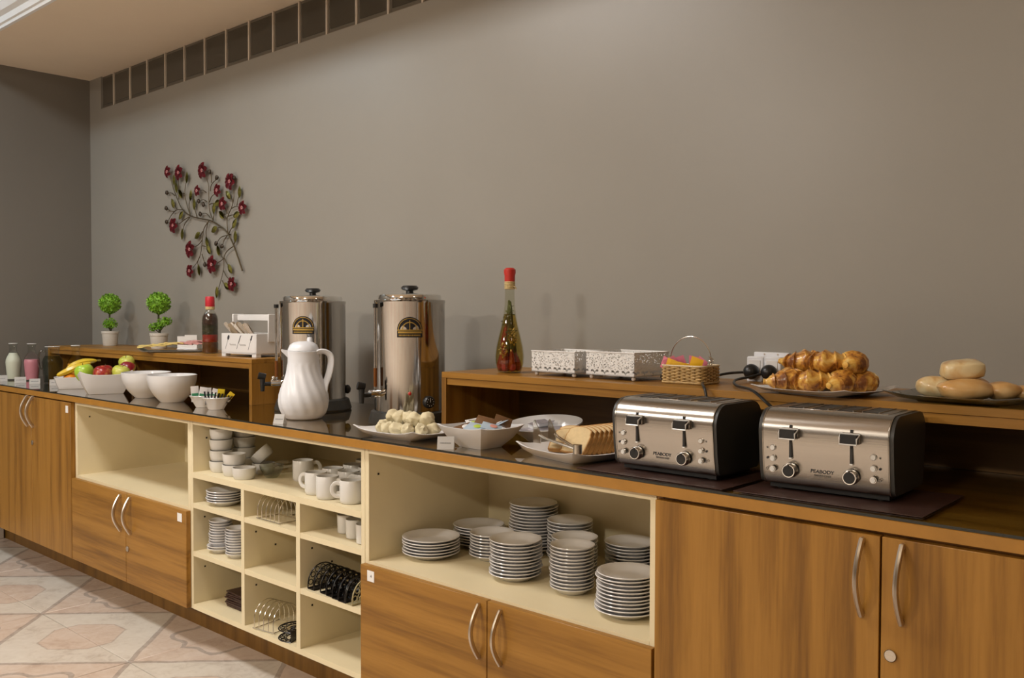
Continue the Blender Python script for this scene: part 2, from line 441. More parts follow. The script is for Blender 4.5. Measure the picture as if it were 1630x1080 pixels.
def carcass(label, x0, x1, m):
    t = E('cabinet', label, 'cabinet', (0, 0, 0))
    O('side_panel', B(x0, x0 + .018, YC, YB, .157, .8715, .001), m, t); O('side_panel', B(x1 - .018, x1, YC, YB, .157, .8715, .001), m, t)
    O('bottom_panel', B(x0 + .018, x1 - .018, YC, YB, .157, .175), m, t, smooth=False); O('top_panel', B(x0 + .018, x1 - .018, YC + .001, YB, .856, .8715), m, t, smooth=False)
    O('back_panel', B(x0 + .018, x1 - .018, YB - .008, YB, .175, .856), m, t, smooth=False)
    return t
def door(t, x0, x1, z0, z1, m):
    d = O('door', B(x0, x1, YF, YC - .001, z0, z1, .001), m, t)
    for a in ((x0, x0 + .0008), (x1 - .0008, x1)): pass
    return d
EDW = EDGE
# tall pair of doors at the left end
t = carcass('tall two-door wood cabinet at the left end, under the milk carafes', .42, 1.34, WV)
d1 = door(t, .424, .881, .16, .866, WV); d2 = door(t, .884, 1.338, .16, .866, WV)
bow_handle(d1, .848, .725, .865); bow_handle(d2, .915, .725, .865); lockcyl(d2, .90, .645); sticker(d2, 1.302, .835)
O('filler_panel', B(.002, .42, YF, YC, .16, .866), WV, t)
# open niche over two short doors
t = carcass('cream cabinet with empty open niche above two short wood doors', 1.341, 2.370, CREAM)
O('niche_floor', B(1.359, 2.352, YC, YB, .522, .540), CREAM, t, smooth=False)
d1 = door(t, 1.344, 1.874, .16, .528, WH); d2 = door(t, 1.877, 2.372, .16, .528, WH)
bow_handle(d1, 1.835, .372, .515); bow_handle(d2, 1.922, .372, .515); lockcyl(d2, 1.893, .302); sticker(d2, 2.325, .498, .034)
pinholes(t, 1.359, [(-.60, .80), (-.25, .80)])
# pigeon-hole unit
t = carcass('cream pigeon-hole shelf unit holding mugs, saucers and racks', 2.371, 3.413, CREAM)
O('shelf', B(2.389, 3.395, YC, YB, .655, .676), CREAM, t, smooth=False)
DIV = ((2.722, 2.742), (3.055, 3.077)); cols = ((2.389, 2.722), (2.742, 3.055), (3.077, 3.395))
for a, b in DIV: O('divider', B(a, b, YC, YB, .175, .655), CREAM, t, smooth=False)
for a, b in cols:
    for z in (.541, .358): O('shelf', B(a, b, YC + .001, YB, z, z + .018), CREAM, t, smooth=False)
for x in (2.389, 2.742, 3.077):
    pinholes(t, x, [(-.61, .50), (-.53, .50), (-.53, .44), (-.61, .31), (-.53, .31)])
pinholes(t, 2.389, [(-.60, .80)])
# plate niche
t = carcass('cream cabinet with plate-filled niche above two short wood doors', 3.414, 4.455, CREAM)
O('niche_floor', B(3.432, 4.437, YC, YB, .513, .531), CREAM, t, smooth=False)
d1 = door(t, 3.417, 3.942, .16, .524, WH); d2 = door(t, 3.945, 4.456, .16, .524, WH)
bow_handle(d1, 3.917, .372, .508); bow_handle(d2, 3.995, .372, .508); sticker(d1, 3.466, .496, .032)
text('number', '4', .014, mat('ink_grey', (.2, .2, .2), .7), d1, (3.468, YF - .0014, .496), (PI / 2, 0, 0))
pinholes(t, 3.432, [(-.62, .79), (-.30, .79)])
# tall pair of doors at the right end
t = carcass('tall two-door wood cabinet at the right end, under the toasters', 4.456, 5.48, WV)
d1 = door(t, 4.464, 4.962, .16, .864, WV); d2 = door(t, 4.966, 5.478, .16, .864, WV)
bow_handle(d1, 4.930, .712, .852); bow_handle(d2, 5.004, .712, .852); lockcyl(d2, 4.985, .645)
O('plinth_board', B(.0, 5.48, -.502, -.484, 0, .157), WD, label='dark wood plinth board running under all the cabinets', cat='plinth', smooth=False)
ct = E('countertop', 'long wooden countertop spanning all five cabinets', 'countertop', (0, 0, 0))
O('board', B(.002, 5.48, -.672, -.002, .8725, .897), WT, ct, smooth=False)
O('edge_band', B(.002, 5.48, -.678, -.672, .8725, .897, .0008), EDGE, ct, label='orange-brown front edge band')
def glass_sheet(x0, x1, label):
    bm = B(x0, x1, -.676, -.004, .8975, .903)
    bm.normal_update()
    for f in bm.faces: f.material_index = 0 if abs(f.normal.z) > .5 else 1
    return O('glass_sheet', bm, [TOPGLASS, GEDGE], label=label, cat='glass sheet', smooth=False)
glass_sheet(.004, 3.421, 'clear glass sheet covering the left part of the countertop')
glass_sheet(3.425, 5.478, 'clear glass sheet covering the right part of the countertop')
ZR = 1.089; YR = -.372
def riser(x0, x1, label, divs):
    t = E('riser_shelf', label, 'shelf', (0, 0, 0))
    O('top_board', B(x0, x1, YR, -.002, 1.0705, ZR, .0008), WR, t)
    O('front_rail', B(x0 + .02, x1 - .02, YR + .004, YR + .022, 1.049, 1.0698), WR, t)
    O('end_panel', B(x0, x0 + .02, YR, -.002, .9035, 1.0703), WRV, t); O('end_panel', B(x1 - .02, x1, YR, -.002, .9035, 1.0703), WRV, t)
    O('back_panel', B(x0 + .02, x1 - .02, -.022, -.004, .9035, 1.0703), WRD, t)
    for x in divs: O('divider', B(x - .009, x + .009, YR + .02 if x > 3 else YR + .003, -.022, .9035, 1.0703), WRV, t)
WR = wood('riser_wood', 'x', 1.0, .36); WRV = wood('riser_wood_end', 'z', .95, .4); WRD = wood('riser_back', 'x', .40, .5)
riser(.30, 2.338, 'raised wooden shelf on the countertop under the plants and cutlery caddy', [1.295])
riser(3.447, 5.478, 'raised wooden shelf on the countertop under the croissants and sweet basket', [])

# ================================================================== things on the counter
ZT = .9035
# ---- insulated coffee urns
GOLD = mat('badge_gold', (.60, .40, .10), .35, .8); BADGE = mat('badge_black', (.012, .012, .016), .3); DIALW = mat('dial_white', (.7, .7, .7), .5)
def around(bm, r, ang):
    """bend geometry drawn flat in x-z at y=0 around a vertical cylinder of radius r; ang = azimuth from -y"""
    for v in bm.verts:
        a = ang + v.co.x / r; rr = r - v.co.y
        v.co = Vector((rr * math.sin(a), -rr * math.cos(a), v.co.z))
    return bm
def strip(x0, x1, z0, z1, y0, y1, n=10, bm=None):
    bm = bm or bm_new()
    for i in range(n):
        box(bm, x0 + (x1 - x0) * i / n, x0 + (x1 - x0) * (i + 1) / n, y0, y1, z0, z1)
    return bm
def urn(label, x, y, r, turn, rad_tap, dial):
    t = E('coffee_urn', label, 'coffee urn', (x, y, ZT), facing(x, y) + turn)
    O('foot', lathe([(0, 0), (r * 1.16, 0), (r * 1.18, .006), (r * 1.10, .04), (r * 1.02, .045), (0, .045)], 48), DARKP, t)
    O('body', lathe([(0, .0455), (r, .0455), (r, .405), (r * 1.012, .408), (r * 1.012, .416), (r * .97, .418), (0, .418)], 64), URN, t)
    lid = O('lid', lathe([(r * .90, .418), (r * .90, .428), (r * .88, .434), (r * .80, .437), (r * .3, .440), (0, .440)], 48), CHROME, t)
    O('lid_knob', lathe([(.013, .4395), (.012, .448), (.026, .452), (.030, .459), (.024, .466), (0, .467)], 24), BLACK, lid)
    # tap and sight glass
    g = lambda a, rr, z: (rr * math.sin(a), -rr * math.cos(a), z)
    a = rad_tap
    tp = O('tap', tube([g(a, r - .004, .105), g(a, r + .036, .105)], .0125, 14), CHROME, t)
    O('tap_stem', tube([g(a, r + .034, .102), g(a, r + .068, .102)], .0085, 10), BLACK, tp)
    O('tap_spout', tube([g(a, r + .066, .122), g(a, r + .066, .075)], [.0105, .0075], 12), BLACK, tp)
    O('tap_lever', tube([g(a, r + .055, .128), g(a, r + .082, .135)], .006, 8, flat=2.2), BLACK, tp)
    sg = O('sight_tube', tube([g(a, r + .014, .118), g(a, r + .014, .39)], .0055, 10), CHROME, t)
    O('coffee_column', tube([g(a, r + .0145, .128), g(a, r + .0145, .19)], .0062, 10), mat('coffee_amber', (.16, .05, .008), .2), sg)
    O('sight_tube_cap', tube([g(a, r + .014, .39), g(a, r + .014, .404)], .009, 10), BLACK, sg)
    # badge
    def arc(r0, r1, y0, y1, n=14):
        bm = bm_new()
        for i in range(n):
            b0, b1 = PI * i / n, PI * (i + 1) / n
            q = [(r0 * math.cos(b0), r0 * math.sin(b0)), (r1 * math.cos(b0), r1 * math.sin(b0)), (r1 * math.cos(b1), r1 * math.sin(b1)), (r0 * math.cos(b1), r0 * math.sin(b1))]
            prism([(px, pz + .318) for px, pz in q], 'y', y0, y1, bm)
        return bm
    bm = arc(.0005, .042, -.0012, .0); strip(-.042, .042, .293, .318, -.0012, 0, 10, bm)
    bd = O('badge', around(bm, r, 0), BADGE, t, label='black and gold half-round maker badge', smooth=False)
    bm = arc(.0365, .0385, -.0018, -.001); bmi = arc(.023, .0262, -.0018, -.001)
    me = bpy.data.meshes.new('t'); bmi.to_mesh(me); bm.from_mesh(me)
    strip(-.041, .041, .3155, .3185, -.0018, -.001, 8, bm); strip(-.0015, .0015, .318, .349, -.0018, -.001, 1, bm)
    strip(-.039, .039, .3065, .313, -.0018, -.001, 8, bm)
    random.seed(3)
    xx = -.036
    while xx < .036:
        wd = random.uniform(.002, .004); strip(xx, xx + wd, .2975, .3025, -.0018, -.001, 1, bm); xx += wd + .0016
    O('badge_print', around(bm, r, 0), GOLD, bd, smooth=False)
    if dial:
        dl = lathe([(0, .014), (.017, .014), (.020, .010), (.021, 0)], 28); bmesh.ops.rotate(dl, verts=dl.verts, matrix=Matrix.Rotation(PI / 2, 3, 'X'))
        for v in dl.verts: v.co.z += .078
        k = O('thermostat_dial', dl, BLACK, t, loc=g(dial, r - .002, 0), rot=(0, 0, dial))
        bm = bm_new()
        for i in range(9):
            b = 2 * PI * i / 9; cx_, cz_ = .0125 * math.sin(b), .078 + .0125 * math.cos(b); box(bm, cx_ - .0012, cx_ + .0012, -.0146, -.0138, cz_ - .0012, cz_ + .0012)
        box(bm, -.0008, .0008, -.0146, -.0138, .078, .088)
        O('dial_marks', bm, DIALW, k, smooth=False)
        O('pilot_light', blob(.006, .004, .006, 2), RED, t, loc=g(0.0, r + .001, .108))
    else:
        O('side_knob', blob(.014, .012, .018, 2), BLACK, t, loc=g(1.9, r + .006, .075))
        O('tap_union', blob(.0085, .0085, .0085, 2), CHROME, t, loc=g(a, r + .026, .124))
    return t
urn('tall polished steel coffee urn behind the white jug, left of the pair', 2.635, -.288, .1245, R(-17), R(-62), None)
urn('tall polished steel coffee urn with black thermostat dial, right of the pair', 3.225, -.312, .1195, 0, R(-58), R(31))

# ---- white insulated jug
t = E('thermal_jug', 'white fluted plastic thermal jug standing before the left coffee urn', 'jug', (2.872, -.497, ZT), facing(2.872, -.497))
flute = lambda r, z, a: r * (1 + (-.016 * math.sin(14 * a + 55 * z) if .02 < z < .195 else 0))
pr = [(0, 0), (.054, 0), (.064, .004), (.0765, .018), (.0845, .040), (.0872, .062), (.0850, .085), (.0790, .107), (.0725, .125), (.0660, .143), (.0600, .163), (.0562, .185), (.0548, .200), (.0548, .225), (.0565, .238), (.053, .240), (.0, .240)]
fine = []
for (r0, z0), (r1, z1) in zip(pr, pr[1:]):
    k = 3 if abs(z1 - z0) > .008 else 1
    fine += [(r0 + (r1 - r0) * i / k, z0 + (z1 - z0) * i / k) for i in range(k)]
fine.append(pr[-1])
O('body', lathe(fine, 112, fn=flute), WPLAS, t)
O('spout', prism([(-.050, .212), (-.050, .2395), (-.076, .2445), (-.077, .240)], 'y', -.016, .016), WPLAS, t)
O('lid', lathe([(.0545, .2405), (.053, .246), (.047, .260), (.034, .269), (.016, .2725), (0, .273)], 40, fn=lambda r, z, a: r * (1 + .012 * math.sin(16 * a))), WPLAS, t)
O('lid_button', lathe([(.010, .268), (.010, .280), (.0075, .286), (0, .287)], 16, cx=.022, cy=.028), WPLAS, t)
hp = smooth_path([(.048, -.01, .205), (.040, -.02, .222), (.052, -.022, .236), (.074, -.020, .236), (.092, -.016, .222), (.094, -.013, .192), (.086, -.012, .152), (.074, -.014, .118), (.070, -.02, .085), (.074, -.02, .070)], 5)
O('handle', tube(hp, .0068, 10, flat=2.0), WPLAS, t)

# ---- carafes of milk, strawberry milk, water, orange juice
def carafe(label, x, y, sc, pg, fill, liquid, name='carafe', handle=False):
    t = E(name, label, 'carafe', (x, y, ZT), facing(x, y))
    pg = [(r * sc, z * sc) for r, z in pg]
    O('glass_body', lathe([(0, .001)] + pg, 40), GLASS, t)
    O('glass_rim', lathe([(pg[-1][0] - .0012, pg[-1][1] - .002), (pg[-1][0] + .0008, pg[-1][1] - .001), (pg[-1][0] + .0008, pg[-1][1] + .001), (pg[-1][0] - .0012, pg[-1][1])], 32), mat('glass_lip', (.75, .76, .75), .12, spec=.8), t)
    zf = fill * sc; lp = [(0, .006)]
    for (r0, z0), (r1, z1) in zip(pg, pg[1:]):
        if z0 >= zf: break
        lp.append((r0 - .0022, max(z0, .006)))
        if z1 >= zf: lp.append((r0 + (r1 - r0) * (zf - z0) / (z1 - z0) - .0022, zf)); break
    lp.append((0, zf))
    O('liquid', lathe(lp, 40), liquid, t)
    return t
CAR = [(.030, .0), (.0335, .004), (.036, .03), (.0395, .07), (.0415, .098), (.0400, .112), (.033, .130), (.024, .146), (.019, .158), (.0175, .170), (.0185, .186), (.022, .200), (.0225, .203)]
carafe('glass carafe of white milk, leftmost on the countertop', .20, -.515, .98, CAR, .150, mat('milk', (.74, .74, .62), .35))
carafe('glass carafe of pink strawberry milk beside the milk', .315, -.462, .98, CAR, .117, mat('strawberry_milk', (.68, .27, .33), .35))
PIT = [(.036, 0), (.040, .004), (.0455, .05), (.050, .098), (.050, .112), (.044, .128), (.036, .142), (.032, .152), (.032, .168), (.034, .186), (.036, .190)]
t = carafe('clear glass pitcher of water between the pink milk and fruit', .575, -.455, 1.0, PIT, .142, thin_glass('water', (.62, .66, .62), 1.33), 'water_pitcher')
O('handle', tube(smooth_path([(-.034, -.01, .165), (-.056, -.012, .168), (-.066, -.012, .130), (-.060, -.012, .085), (-.048, -.01, .075)], 5), .005, 8), thin_glass('dark_clear', (.75, .77, .75), 1.5, .02, 2), t)
carafe('glass carafe of orange juice behind the bananas', .742, -.405, .98, CAR, .108, mat('orange_juice', (.75, .33, .02), .35))

# ---- tent cards
INK = mat('ink_grey', (.2, .2, .2), .7)
def tent(label, x, y, rz, w_=.044, h=.026):
    t = E('tent_card', label, 'card', (x, y, ZT), rz, 'food name cards')
    bm = bm_new(); d = .016
    for s in (-1, 1):
        v = [bm.verts.new(p) for p in ((-w_ / 2, s * d, 0), (w_ / 2, s * d, 0), (w_ / 2, 0, h), (-w_ / 2, 0, h))]; bm.faces.new(v)
    bmesh.ops.solidify(bm, geom=bm.faces[:], thickness=.0006)
    O('card', bm, PAPER, t, smooth=False)
    bm = bm_new(); random.seed(int(x * 1000)); xx = -w_ * .34
    sl = math.atan2(h, d)
    while xx < w_ * .34:
        q = random.uniform(.0012, .0032); box(bm, xx, xx + q, -.0004, .0004, -.0012, .0012); xx += q + .0012
    bmesh.ops.rotate(bm, verts=bm.verts, matrix=Matrix.Rotation(sl - PI / 2, 3, 'X'))
    for v in bm.verts: v.co += Vector((0, -d * .5 - .0006, h * .5))
    O('printed_line', bm, INK, t, smooth=False)
fc = facing(.3, -.5)
tent('small white tent card before the white milk carafe', .262, -.600, fc + .05, .062, .032)
tent('small white tent card before the pink milk carafe', .437, -.565, fc, .054, .030)
tent('small white tent card before the water pitcher', .565, -.540, fc - .1, .05, .026)
tent('small white tent card at the corner of the banana dish', .745, -.510, fc + .05, .05, .03)
tent('small white tent card leaning by the foot of the white jug', 2.94, -.640, facing(2.9, -.66) - .45, .036, .032)
tent('small white tent card before the square bowl of sachets', 3.762, -.652, facing(3.76, -.65) - .12, .046, .034)

# ---- fruit
def dish(label, x, y, rz, w_, d, h, cat='dish', name='serving_dish', flare=.78, lift=0.0, m=None, z=None, n=8):
    """rectangular ceramic dish, walls flaring outwards, corners optionally swept up"""
    t = bm_new(); rings = []
    def ring(fx, fy, zz, li):
        out = []
        pts = []
        c4 = [(-1, -1), (1, -1), (1, 1), (-1, 1)]
        for i in range(4):
            a, b = c4[i], c4[(i + 1) % 4]
            for k in range(n):
                s = k / n; px, py = a[0] + (b[0] - a[0]) * s, a[1] + (b[1] - a[1]) * s
                e = abs(px * py)
                cr = 1 - .05 * max(0, e - .6) / .4
                pts.append(t.verts.new((px * fx * cr, py * fy * cr, zz + li * e ** 3)))
        return pts
    W, D = w_ / 2, d / 2
    for fx, fy, zz, li in ((W * flare * .96, D * flare * .96, 0, 0), (W * flare, D * flare, .003, 0), (W * (.5 + flare / 2), D * (.5 + flare / 2), h * .45, lift * .2), (W, D, h, lift), (W - .004, D - .004, h + .001, lift), (W * (.47 + flare / 2), D * (.47 + flare / 2), h * .5, lift * .2), (W * flare * .93, D * flare * .93, .006, 0)):
        rings.append(ring(fx, fy, zz, li))
    for a, b in zip(rings, rings[1:]):
        for i in range(len(a)): t.faces.new((a[i], a[(i + 1) % len(a)], b[(i + 1) % len(b)], b[i]))
    t.faces.new(rings[0][::-1]); t.faces.new(rings[-1])
    return O(name, t, m or CER, label=label, cat=cat, loc=(x, y, z or ZT), rot=(0, 0, rz))
def skin(name, c1, c2, c3, sc, lo=.4, hi=.62, spots=True):
    m, nt, b = new_mat(name); n = noise(nt, coords(nt), sc, 3, .5, .4)
    c = ramp(nt, n, [(lo, c1), ((lo + hi) / 2, c2), (hi, c3)]); lk(nt, c, b.inputs['Base Color']); b.inputs['Roughness'].default_value = .3
    b.inputs['Coat Weight'].default_value = .2
    return m
APR = skin('red_apple_skin', (.30, .015, .015), (.45, .06, .03), (.62, .36, .10), 22, .45, .68)
APG = skin('green_apple_skin', (.30, .50, .03), (.38, .58, .05), (.45, .62, .10), 14)
APY = skin('yellow_apple_skin', (.52, .55, .06), (.60, .60, .12), (.62, .62, .16), 14)
APM = skin('two_tone_apple_skin', (.24, .012, .02), (.34, .03, .03), (.62, .58, .12), 13, .44, .58)
STALK = mat('stalk', (.10, .06, .025), .8)
aprof = [(0, .018), (.008, .012), (.016, .004), (.022, .001), (.030, .008), (.036, .022), (.0385, .038), (.037, .052), (.030, .063), (.020, .068), (.011, .066), (.004, .058), (0, .055)]
def apple(label, x, y, z, m, s=1.0, rot=(0, 0, 0)):
    t = E('apple', label, 'apple', (x, y, z), rot=rot, group='apples in the white dish')
    bm = lathe([(r * s, zz * s) for r, zz in aprof], 28); O('fruit', bm, m, t)
    O('stem', tube([(0, 0, .056 * s), (.002, 0, .066 * s), (.005, .001, .076 * s)], .0014, 6), STALK, t)
dish('white rectangular dish holding bananas and oranges', 1.00, -.505, facing(1, -.5), .205, .13, .056, flare=.82)
dish('white dish with swept-up corners holding the apples', 1.375, -.535, facing(1.37, -.53) + .08, .235, .165, .088, flare=.66, lift=.018)
BAN = skin('banana_skin', (.45, .28, .015), (.68, .46, .02), (.72, .52, .04), 9, .3, .6)
def banana(label, pts, r=.0165):
    t = E('banana', label, 'banana', pts[0], group='bananas in the white dish')
    p0 = Vector(pts[0]); path = smooth_path([Vector(p) - p0 for p in pts], 5); n = len(path)
    rad = [r * (.28 + .72 * min(1, 3.2 * min(i, n - 1 - i) / n) ** .6) for i in range(n)]
    O('peel', tube(path, rad, 7), BAN, t)
    d = (path[-1] - path[-2]).normalized(); O('stem', tube([path[-1] - d * .004, path[-1] + d * .018], [.0048, .0055], 6), mat('banana_stem', (.22, .16, .03), .7), t)
cx_, cy_ = 1.00, -.505
fx, fy = math.cos(facing(1, -.5)), math.sin(facing(1, -.5))
def DL(u, v, z): return (cx_ + fx * u - fy * v, cy_ + fy * u + fx * v, ZT + z)
banana('front ripe yellow banana lying across the oranges', [DL(-.088, -.030, .066), DL(-.050, -.036, .082), DL(0, -.030, .105), DL(.060, -.01, .122)])
banana('rear yellow banana curving behind the front one', [DL(-.060, .005, .070), DL(-.02, .0, .108), DL(.03, .01, .128), DL(.088, .02, .132)])
ORG = skin('orange_peel', (.70, .22, .01), (.78, .28, .012), (.80, .32, .02), 30)
for i, (u, v, l) in enumerate([(-.03, -.020, 'orange under the middle of the front banana'), (.042, -.018, 'orange beside the green apple, under the bananas'), (.006, .038, 'orange behind the bananas at the back of the dish')]):
    o = E('orange', l, 'orange', DL(u, v, .012), group='oranges in the white dish')
    O('fruit', blob(.034, .034, .032, 3, .02, 40, i, loc=(0, 0, .032)), ORG, o); O('navel', blob(.004, .004, .0015, 1, loc=(0, 0, .0642)), STALK, o)
cx_, cy_ = 1.375, -.535
fx, fy = math.cos(facing(1.37, -.53)), math.sin(facing(1.37, -.53))
apple('green apple leaning on the bananas', *DL(-.078, .026, .058), APG, 1.08, (R(10), R(-8), 0))
apple('red and yellow apple at the front of the dish', *DL(-.022, -.034, .054), APR, 1.04, (R(-14), R(8), .4))
apple('pale yellow apple between the two red apples', *DL(.057, -.020, .055), APY, 1.05, (R(-10), R(12), 0))
apple('small red apple behind the yellow one', *DL(.0, .054, .060), APR, .95, (0, 0, 2))
apple('dark red apple under the yellow cap, rightmost in the dish', *DL(.090, .050, .070), APM, 1.0, (R(-20), R(10), 1))
apple('yellow-green apple lying on top of the dark red apple', *DL(.102, .104, .100), APY, .95, (R(20), 0, .5))

# ---- two large round bowls
def round_bowl(label, x, y, rr, h):
    p = [(0, 0), (.046, 0), (.050, .004), (rr * .78, h * .34), (rr * .95, h * .70), (rr, h), (rr - .004, h + .001), (rr * .91, h * .70), (rr * .73, h * .36), (.04, .010), (0, .008)]
    sp = smooth_path([(a, 0, b) for a, b in p[2:6]], 4)
    prof_ = p[:2] + [(q.x, q.z) for q in sp] + p[6:]
    O('serving_bowl', lathe(prof_, 64), CER, label=label, cat='bowl', loc=(x, y, ZT), group='large white bowls')
round_bowl('large round white bowl next to the apples, left of two', 1.70, -.498, .1035, .110)
round_bowl('large round white bowl next to the sugar cups, right of two', 1.968, -.518, .1005, .112)

# ---- sugar cups with sachets
def cup_bowl(label, x, y, rz, a=.052, b=.038, h=.045):
    bm = lathe([(0, 0), (.55, 0), (.58, .06), (.78, .55), (.94, .94), (1, 1), (.97, 1.03), (.88, .92), (.70, .5), (.5, .12), (0, .12)], 40, fn=lambda r, z, t: r * (1 + .05 * math.cos(8 * t) * (r > .6)))
    for v in bm.verts: v.co = Vector((v.co.x * a, v.co.y * b, v.co.z * h))
    O('sugar_bowl', bm, CER, label=label, cat='bowl', loc=(x, y, ZT), rot=(0, 0, rz), group='small fluted sugar bowls')
f0 = facing(2.35, -.55)
cup_bowl('small fluted white bowl of dark sachets, the front one', 2.374, -.550, f0)
cup_bowl('small fluted white bowl of green and white sachets, behind', 2.262, -.540, f0)
def sachet(label, loc, rot, col, w_=.024, h=.042, name='sachet', band=None, group=None):
    t = E(name, label, 'sachet', loc, rot=rot, group=group)
    bm = bm_new(); nx, nz = 4, 5; g = []
    for s in (-1, 1):
        g.append([[bm.verts.new((-w_ / 2 + w_ * i / nx, s * .0024 * math.sin(PI * i / nx) * math.sin(PI * k / nz) + s * .0002, h * k / nz)) for i in range(nx + 1)] for k in range(nz + 1)])
    for s in (0, 1):
        for k in range(nz):
            for i in range(nx): bm.faces.new((g[s][k][i], g[s][k][i + 1], g[s][k + 1][i + 1], g[s][k + 1][i]))
    O('packet', bm, mat('sachet_%02d%02d%02d' % tuple(int(c * 99) for c in col), col, .45), t)
    if band:
        O('printed_band', B(-w_ * .42, w_ * .42, -.0034, .0034, h * .3, h * .55, .001), mat('sachet_%02d%02d%02d' % tuple(int(c * 99) for c in band), band, .45), t)
cf, sf = math.cos(f0), math.sin(f0)
GR = 'sugar sachets'
for i in range(9):
    u = -.036 + .009 * i
    sachet(['tall white-edged black sachet', 'black'][0] + ' standing %s from the left in the front sugar bowl' % ['first', 'second', 'third', 'fourth', 'fifth', 'sixth', 'seventh', 'eighth', 'ninth'][i],
           (2.374 + cf * u, -.550 + sf * u, ZT + .018), (R(-8 + 5.5 * i), R(4), f0 + 1.35), (.022, .03, .05), .026, .052 - .0015 * i, band=(.60, .58, .55), group=GR)
sachet('yellow sachet standing behind the black ones in the front bowl', (2.366, -.528, ZT + .032), (R(10), R(6), f0), (.75, .55, .02), .026, .046, group=GR)
sachet('yellow sachet leaning right in the front sugar bowl', (2.384, -.516, ZT + .030), (R(10), R(40), f0), (.72, .50, .02), .022, .042, group=GR)
for i, (u, v, a, l) in enumerate([(-.030, .0, -4, 'leftmost'), (-.008, -.004, 10, 'second from left'), (.014, .002, 0, 'third from left'), (.036, .006, 16, 'rightmost')]):
    sachet('tall white sachet with green band, %s in the rear sugar bowl' % l, (2.262 + cf * u - sf * v, -.540 + sf * u + cf * v, ZT + .022), (R(4), R(a), f0 + .1), (.74, .70, .68), .030, .062 - .004 * i, band=(.05, .25, .12), group=GR)

# ================================================================== things on the left raised shelf
ZS = ZR + .0005
LEAF = mat('topiary_leaf', (.17, .36, .020), .55, var=.45, vscale=60); TRUNK = mat('topiary_stem', (.05, .045, .02), .8)
POT = mat('white_pot', (.58, .55, .49), .5, var=.05)
def leaves(bm, c, r, n, size, seed):
    rnd = random.Random(seed)
    for i in range(n):
        th = math.acos(1 - 2 * (i + .5) / n); ph = PI * (1 + 5 ** .5) * i
        d = Vector((math.sin(th) * math.cos(ph), math.sin(th) * math.sin(ph), math.cos(th)))
        p = Vector(c) + Vector((d.x * r[0], d.y * r[1], d.z * r[2])) * rnd.uniform(.86, 1.0)
        u = d.cross(Vector((rnd.random() - .5, rnd.random() - .5, rnd.random() - .5))).normalized(); v = d.cross(u)
        s = size * rnd.uniform(.7, 1.2); tip = p + (d * .8 + u * .6).normalized() * s
        a = [bm.verts.new(q) for q in (p, p + v * s * .38 + u * s * .4 + d * s * .25, tip, p - v * s * .38 + u * s * .4 + d * s * .25)]
        bm.faces.new(a)
def topiary(label, x, y, tuft, s=1.0):
    t = E('topiary_plant', label, 'plant', (x, y, ZS), facing(x, y), 'potted topiary plants')
    O('pot', lathe([(0, 0), (.036, 0), (.038, .004), (.0425, .066), (.0455, .067), (.0460, .080), (.0430, .081), (.041, .072), (0, .070)], 32), POT, t)
    O('soil', lathe([(.0405, .070), (.02, .074), (0, .075)], 20), TRUNK, t)
    O('stem', tube(smooth_path([(0, 0, .07), (.006, 0, .10), (-.002, 0, .14), (0, 0, .19)], 4), [.006, .0055, .005, .0048, .0048, .0048, .0045, .0045, .0045, .0045, .0045, .0045, .004], 7), TRUNK, t)
    bm = bm_new(); leaves(bm, (0, 0, .232), (.054, .054, .051), 520, .013, 3); blob(.050, .050, .047, 3, loc=(0, 0, .232), bm=bm)
    O('leaf_ball', bm, LEAF, t, kind='stuff', smooth=False)
    bm = bm_new(); br = bm_new()
    for k, (a, b, c, r) in enumerate(tuft):
        leaves(bm, (a, b, c), (r, r, r * .75), 90, .012, k); blob(r * .7, r * .7, r * .5, 2, loc=(a, b, c), bm=bm)
        tube([(0, 0, .082), (a * .6, b * .6, (c + .09) / 2), (a, b, c)], .0028, 6, bm=br)
    O('lower_tuft', bm, LEAF, t, kind='stuff', smooth=False); O('twigs', br, TRUNK, t)
topiary('round topiary plant in white pot nearest the wall corner', .525, -.128, [(0, 0, .128, .026), (.012, -.012, .118, .022), (-.014, -.004, .118, .020)])
topiary('round topiary plant in white pot behind the ham and cheese', 1.128, -.150, [(.022, -.01, .136, .026), (.040, 0, .140, .018), (-.028, 0, .110, .018), (0, -.006, .118, .018)])
# white sign holders behind the tray
for k, (x, y, w_, h, l) in enumerate([(1.285, -.105, .052, .066, 'short white card holder beside the second topiary pot'), (1.365, -.105, .058, .074, 'taller white card holder behind the ham and cheese tray')]):
    t = E('card_holder', l, 'card holder', (x, y, ZS), facing(x, y) - .2)
    O('base', B(-w_ / 2, w_ / 2, -.018, .018, 0, .005, .001), WPLAS, t); O('card', B(-w_ / 2, w_ / 2, -.002, .002, .005, h), PAPER, t, smooth=False)
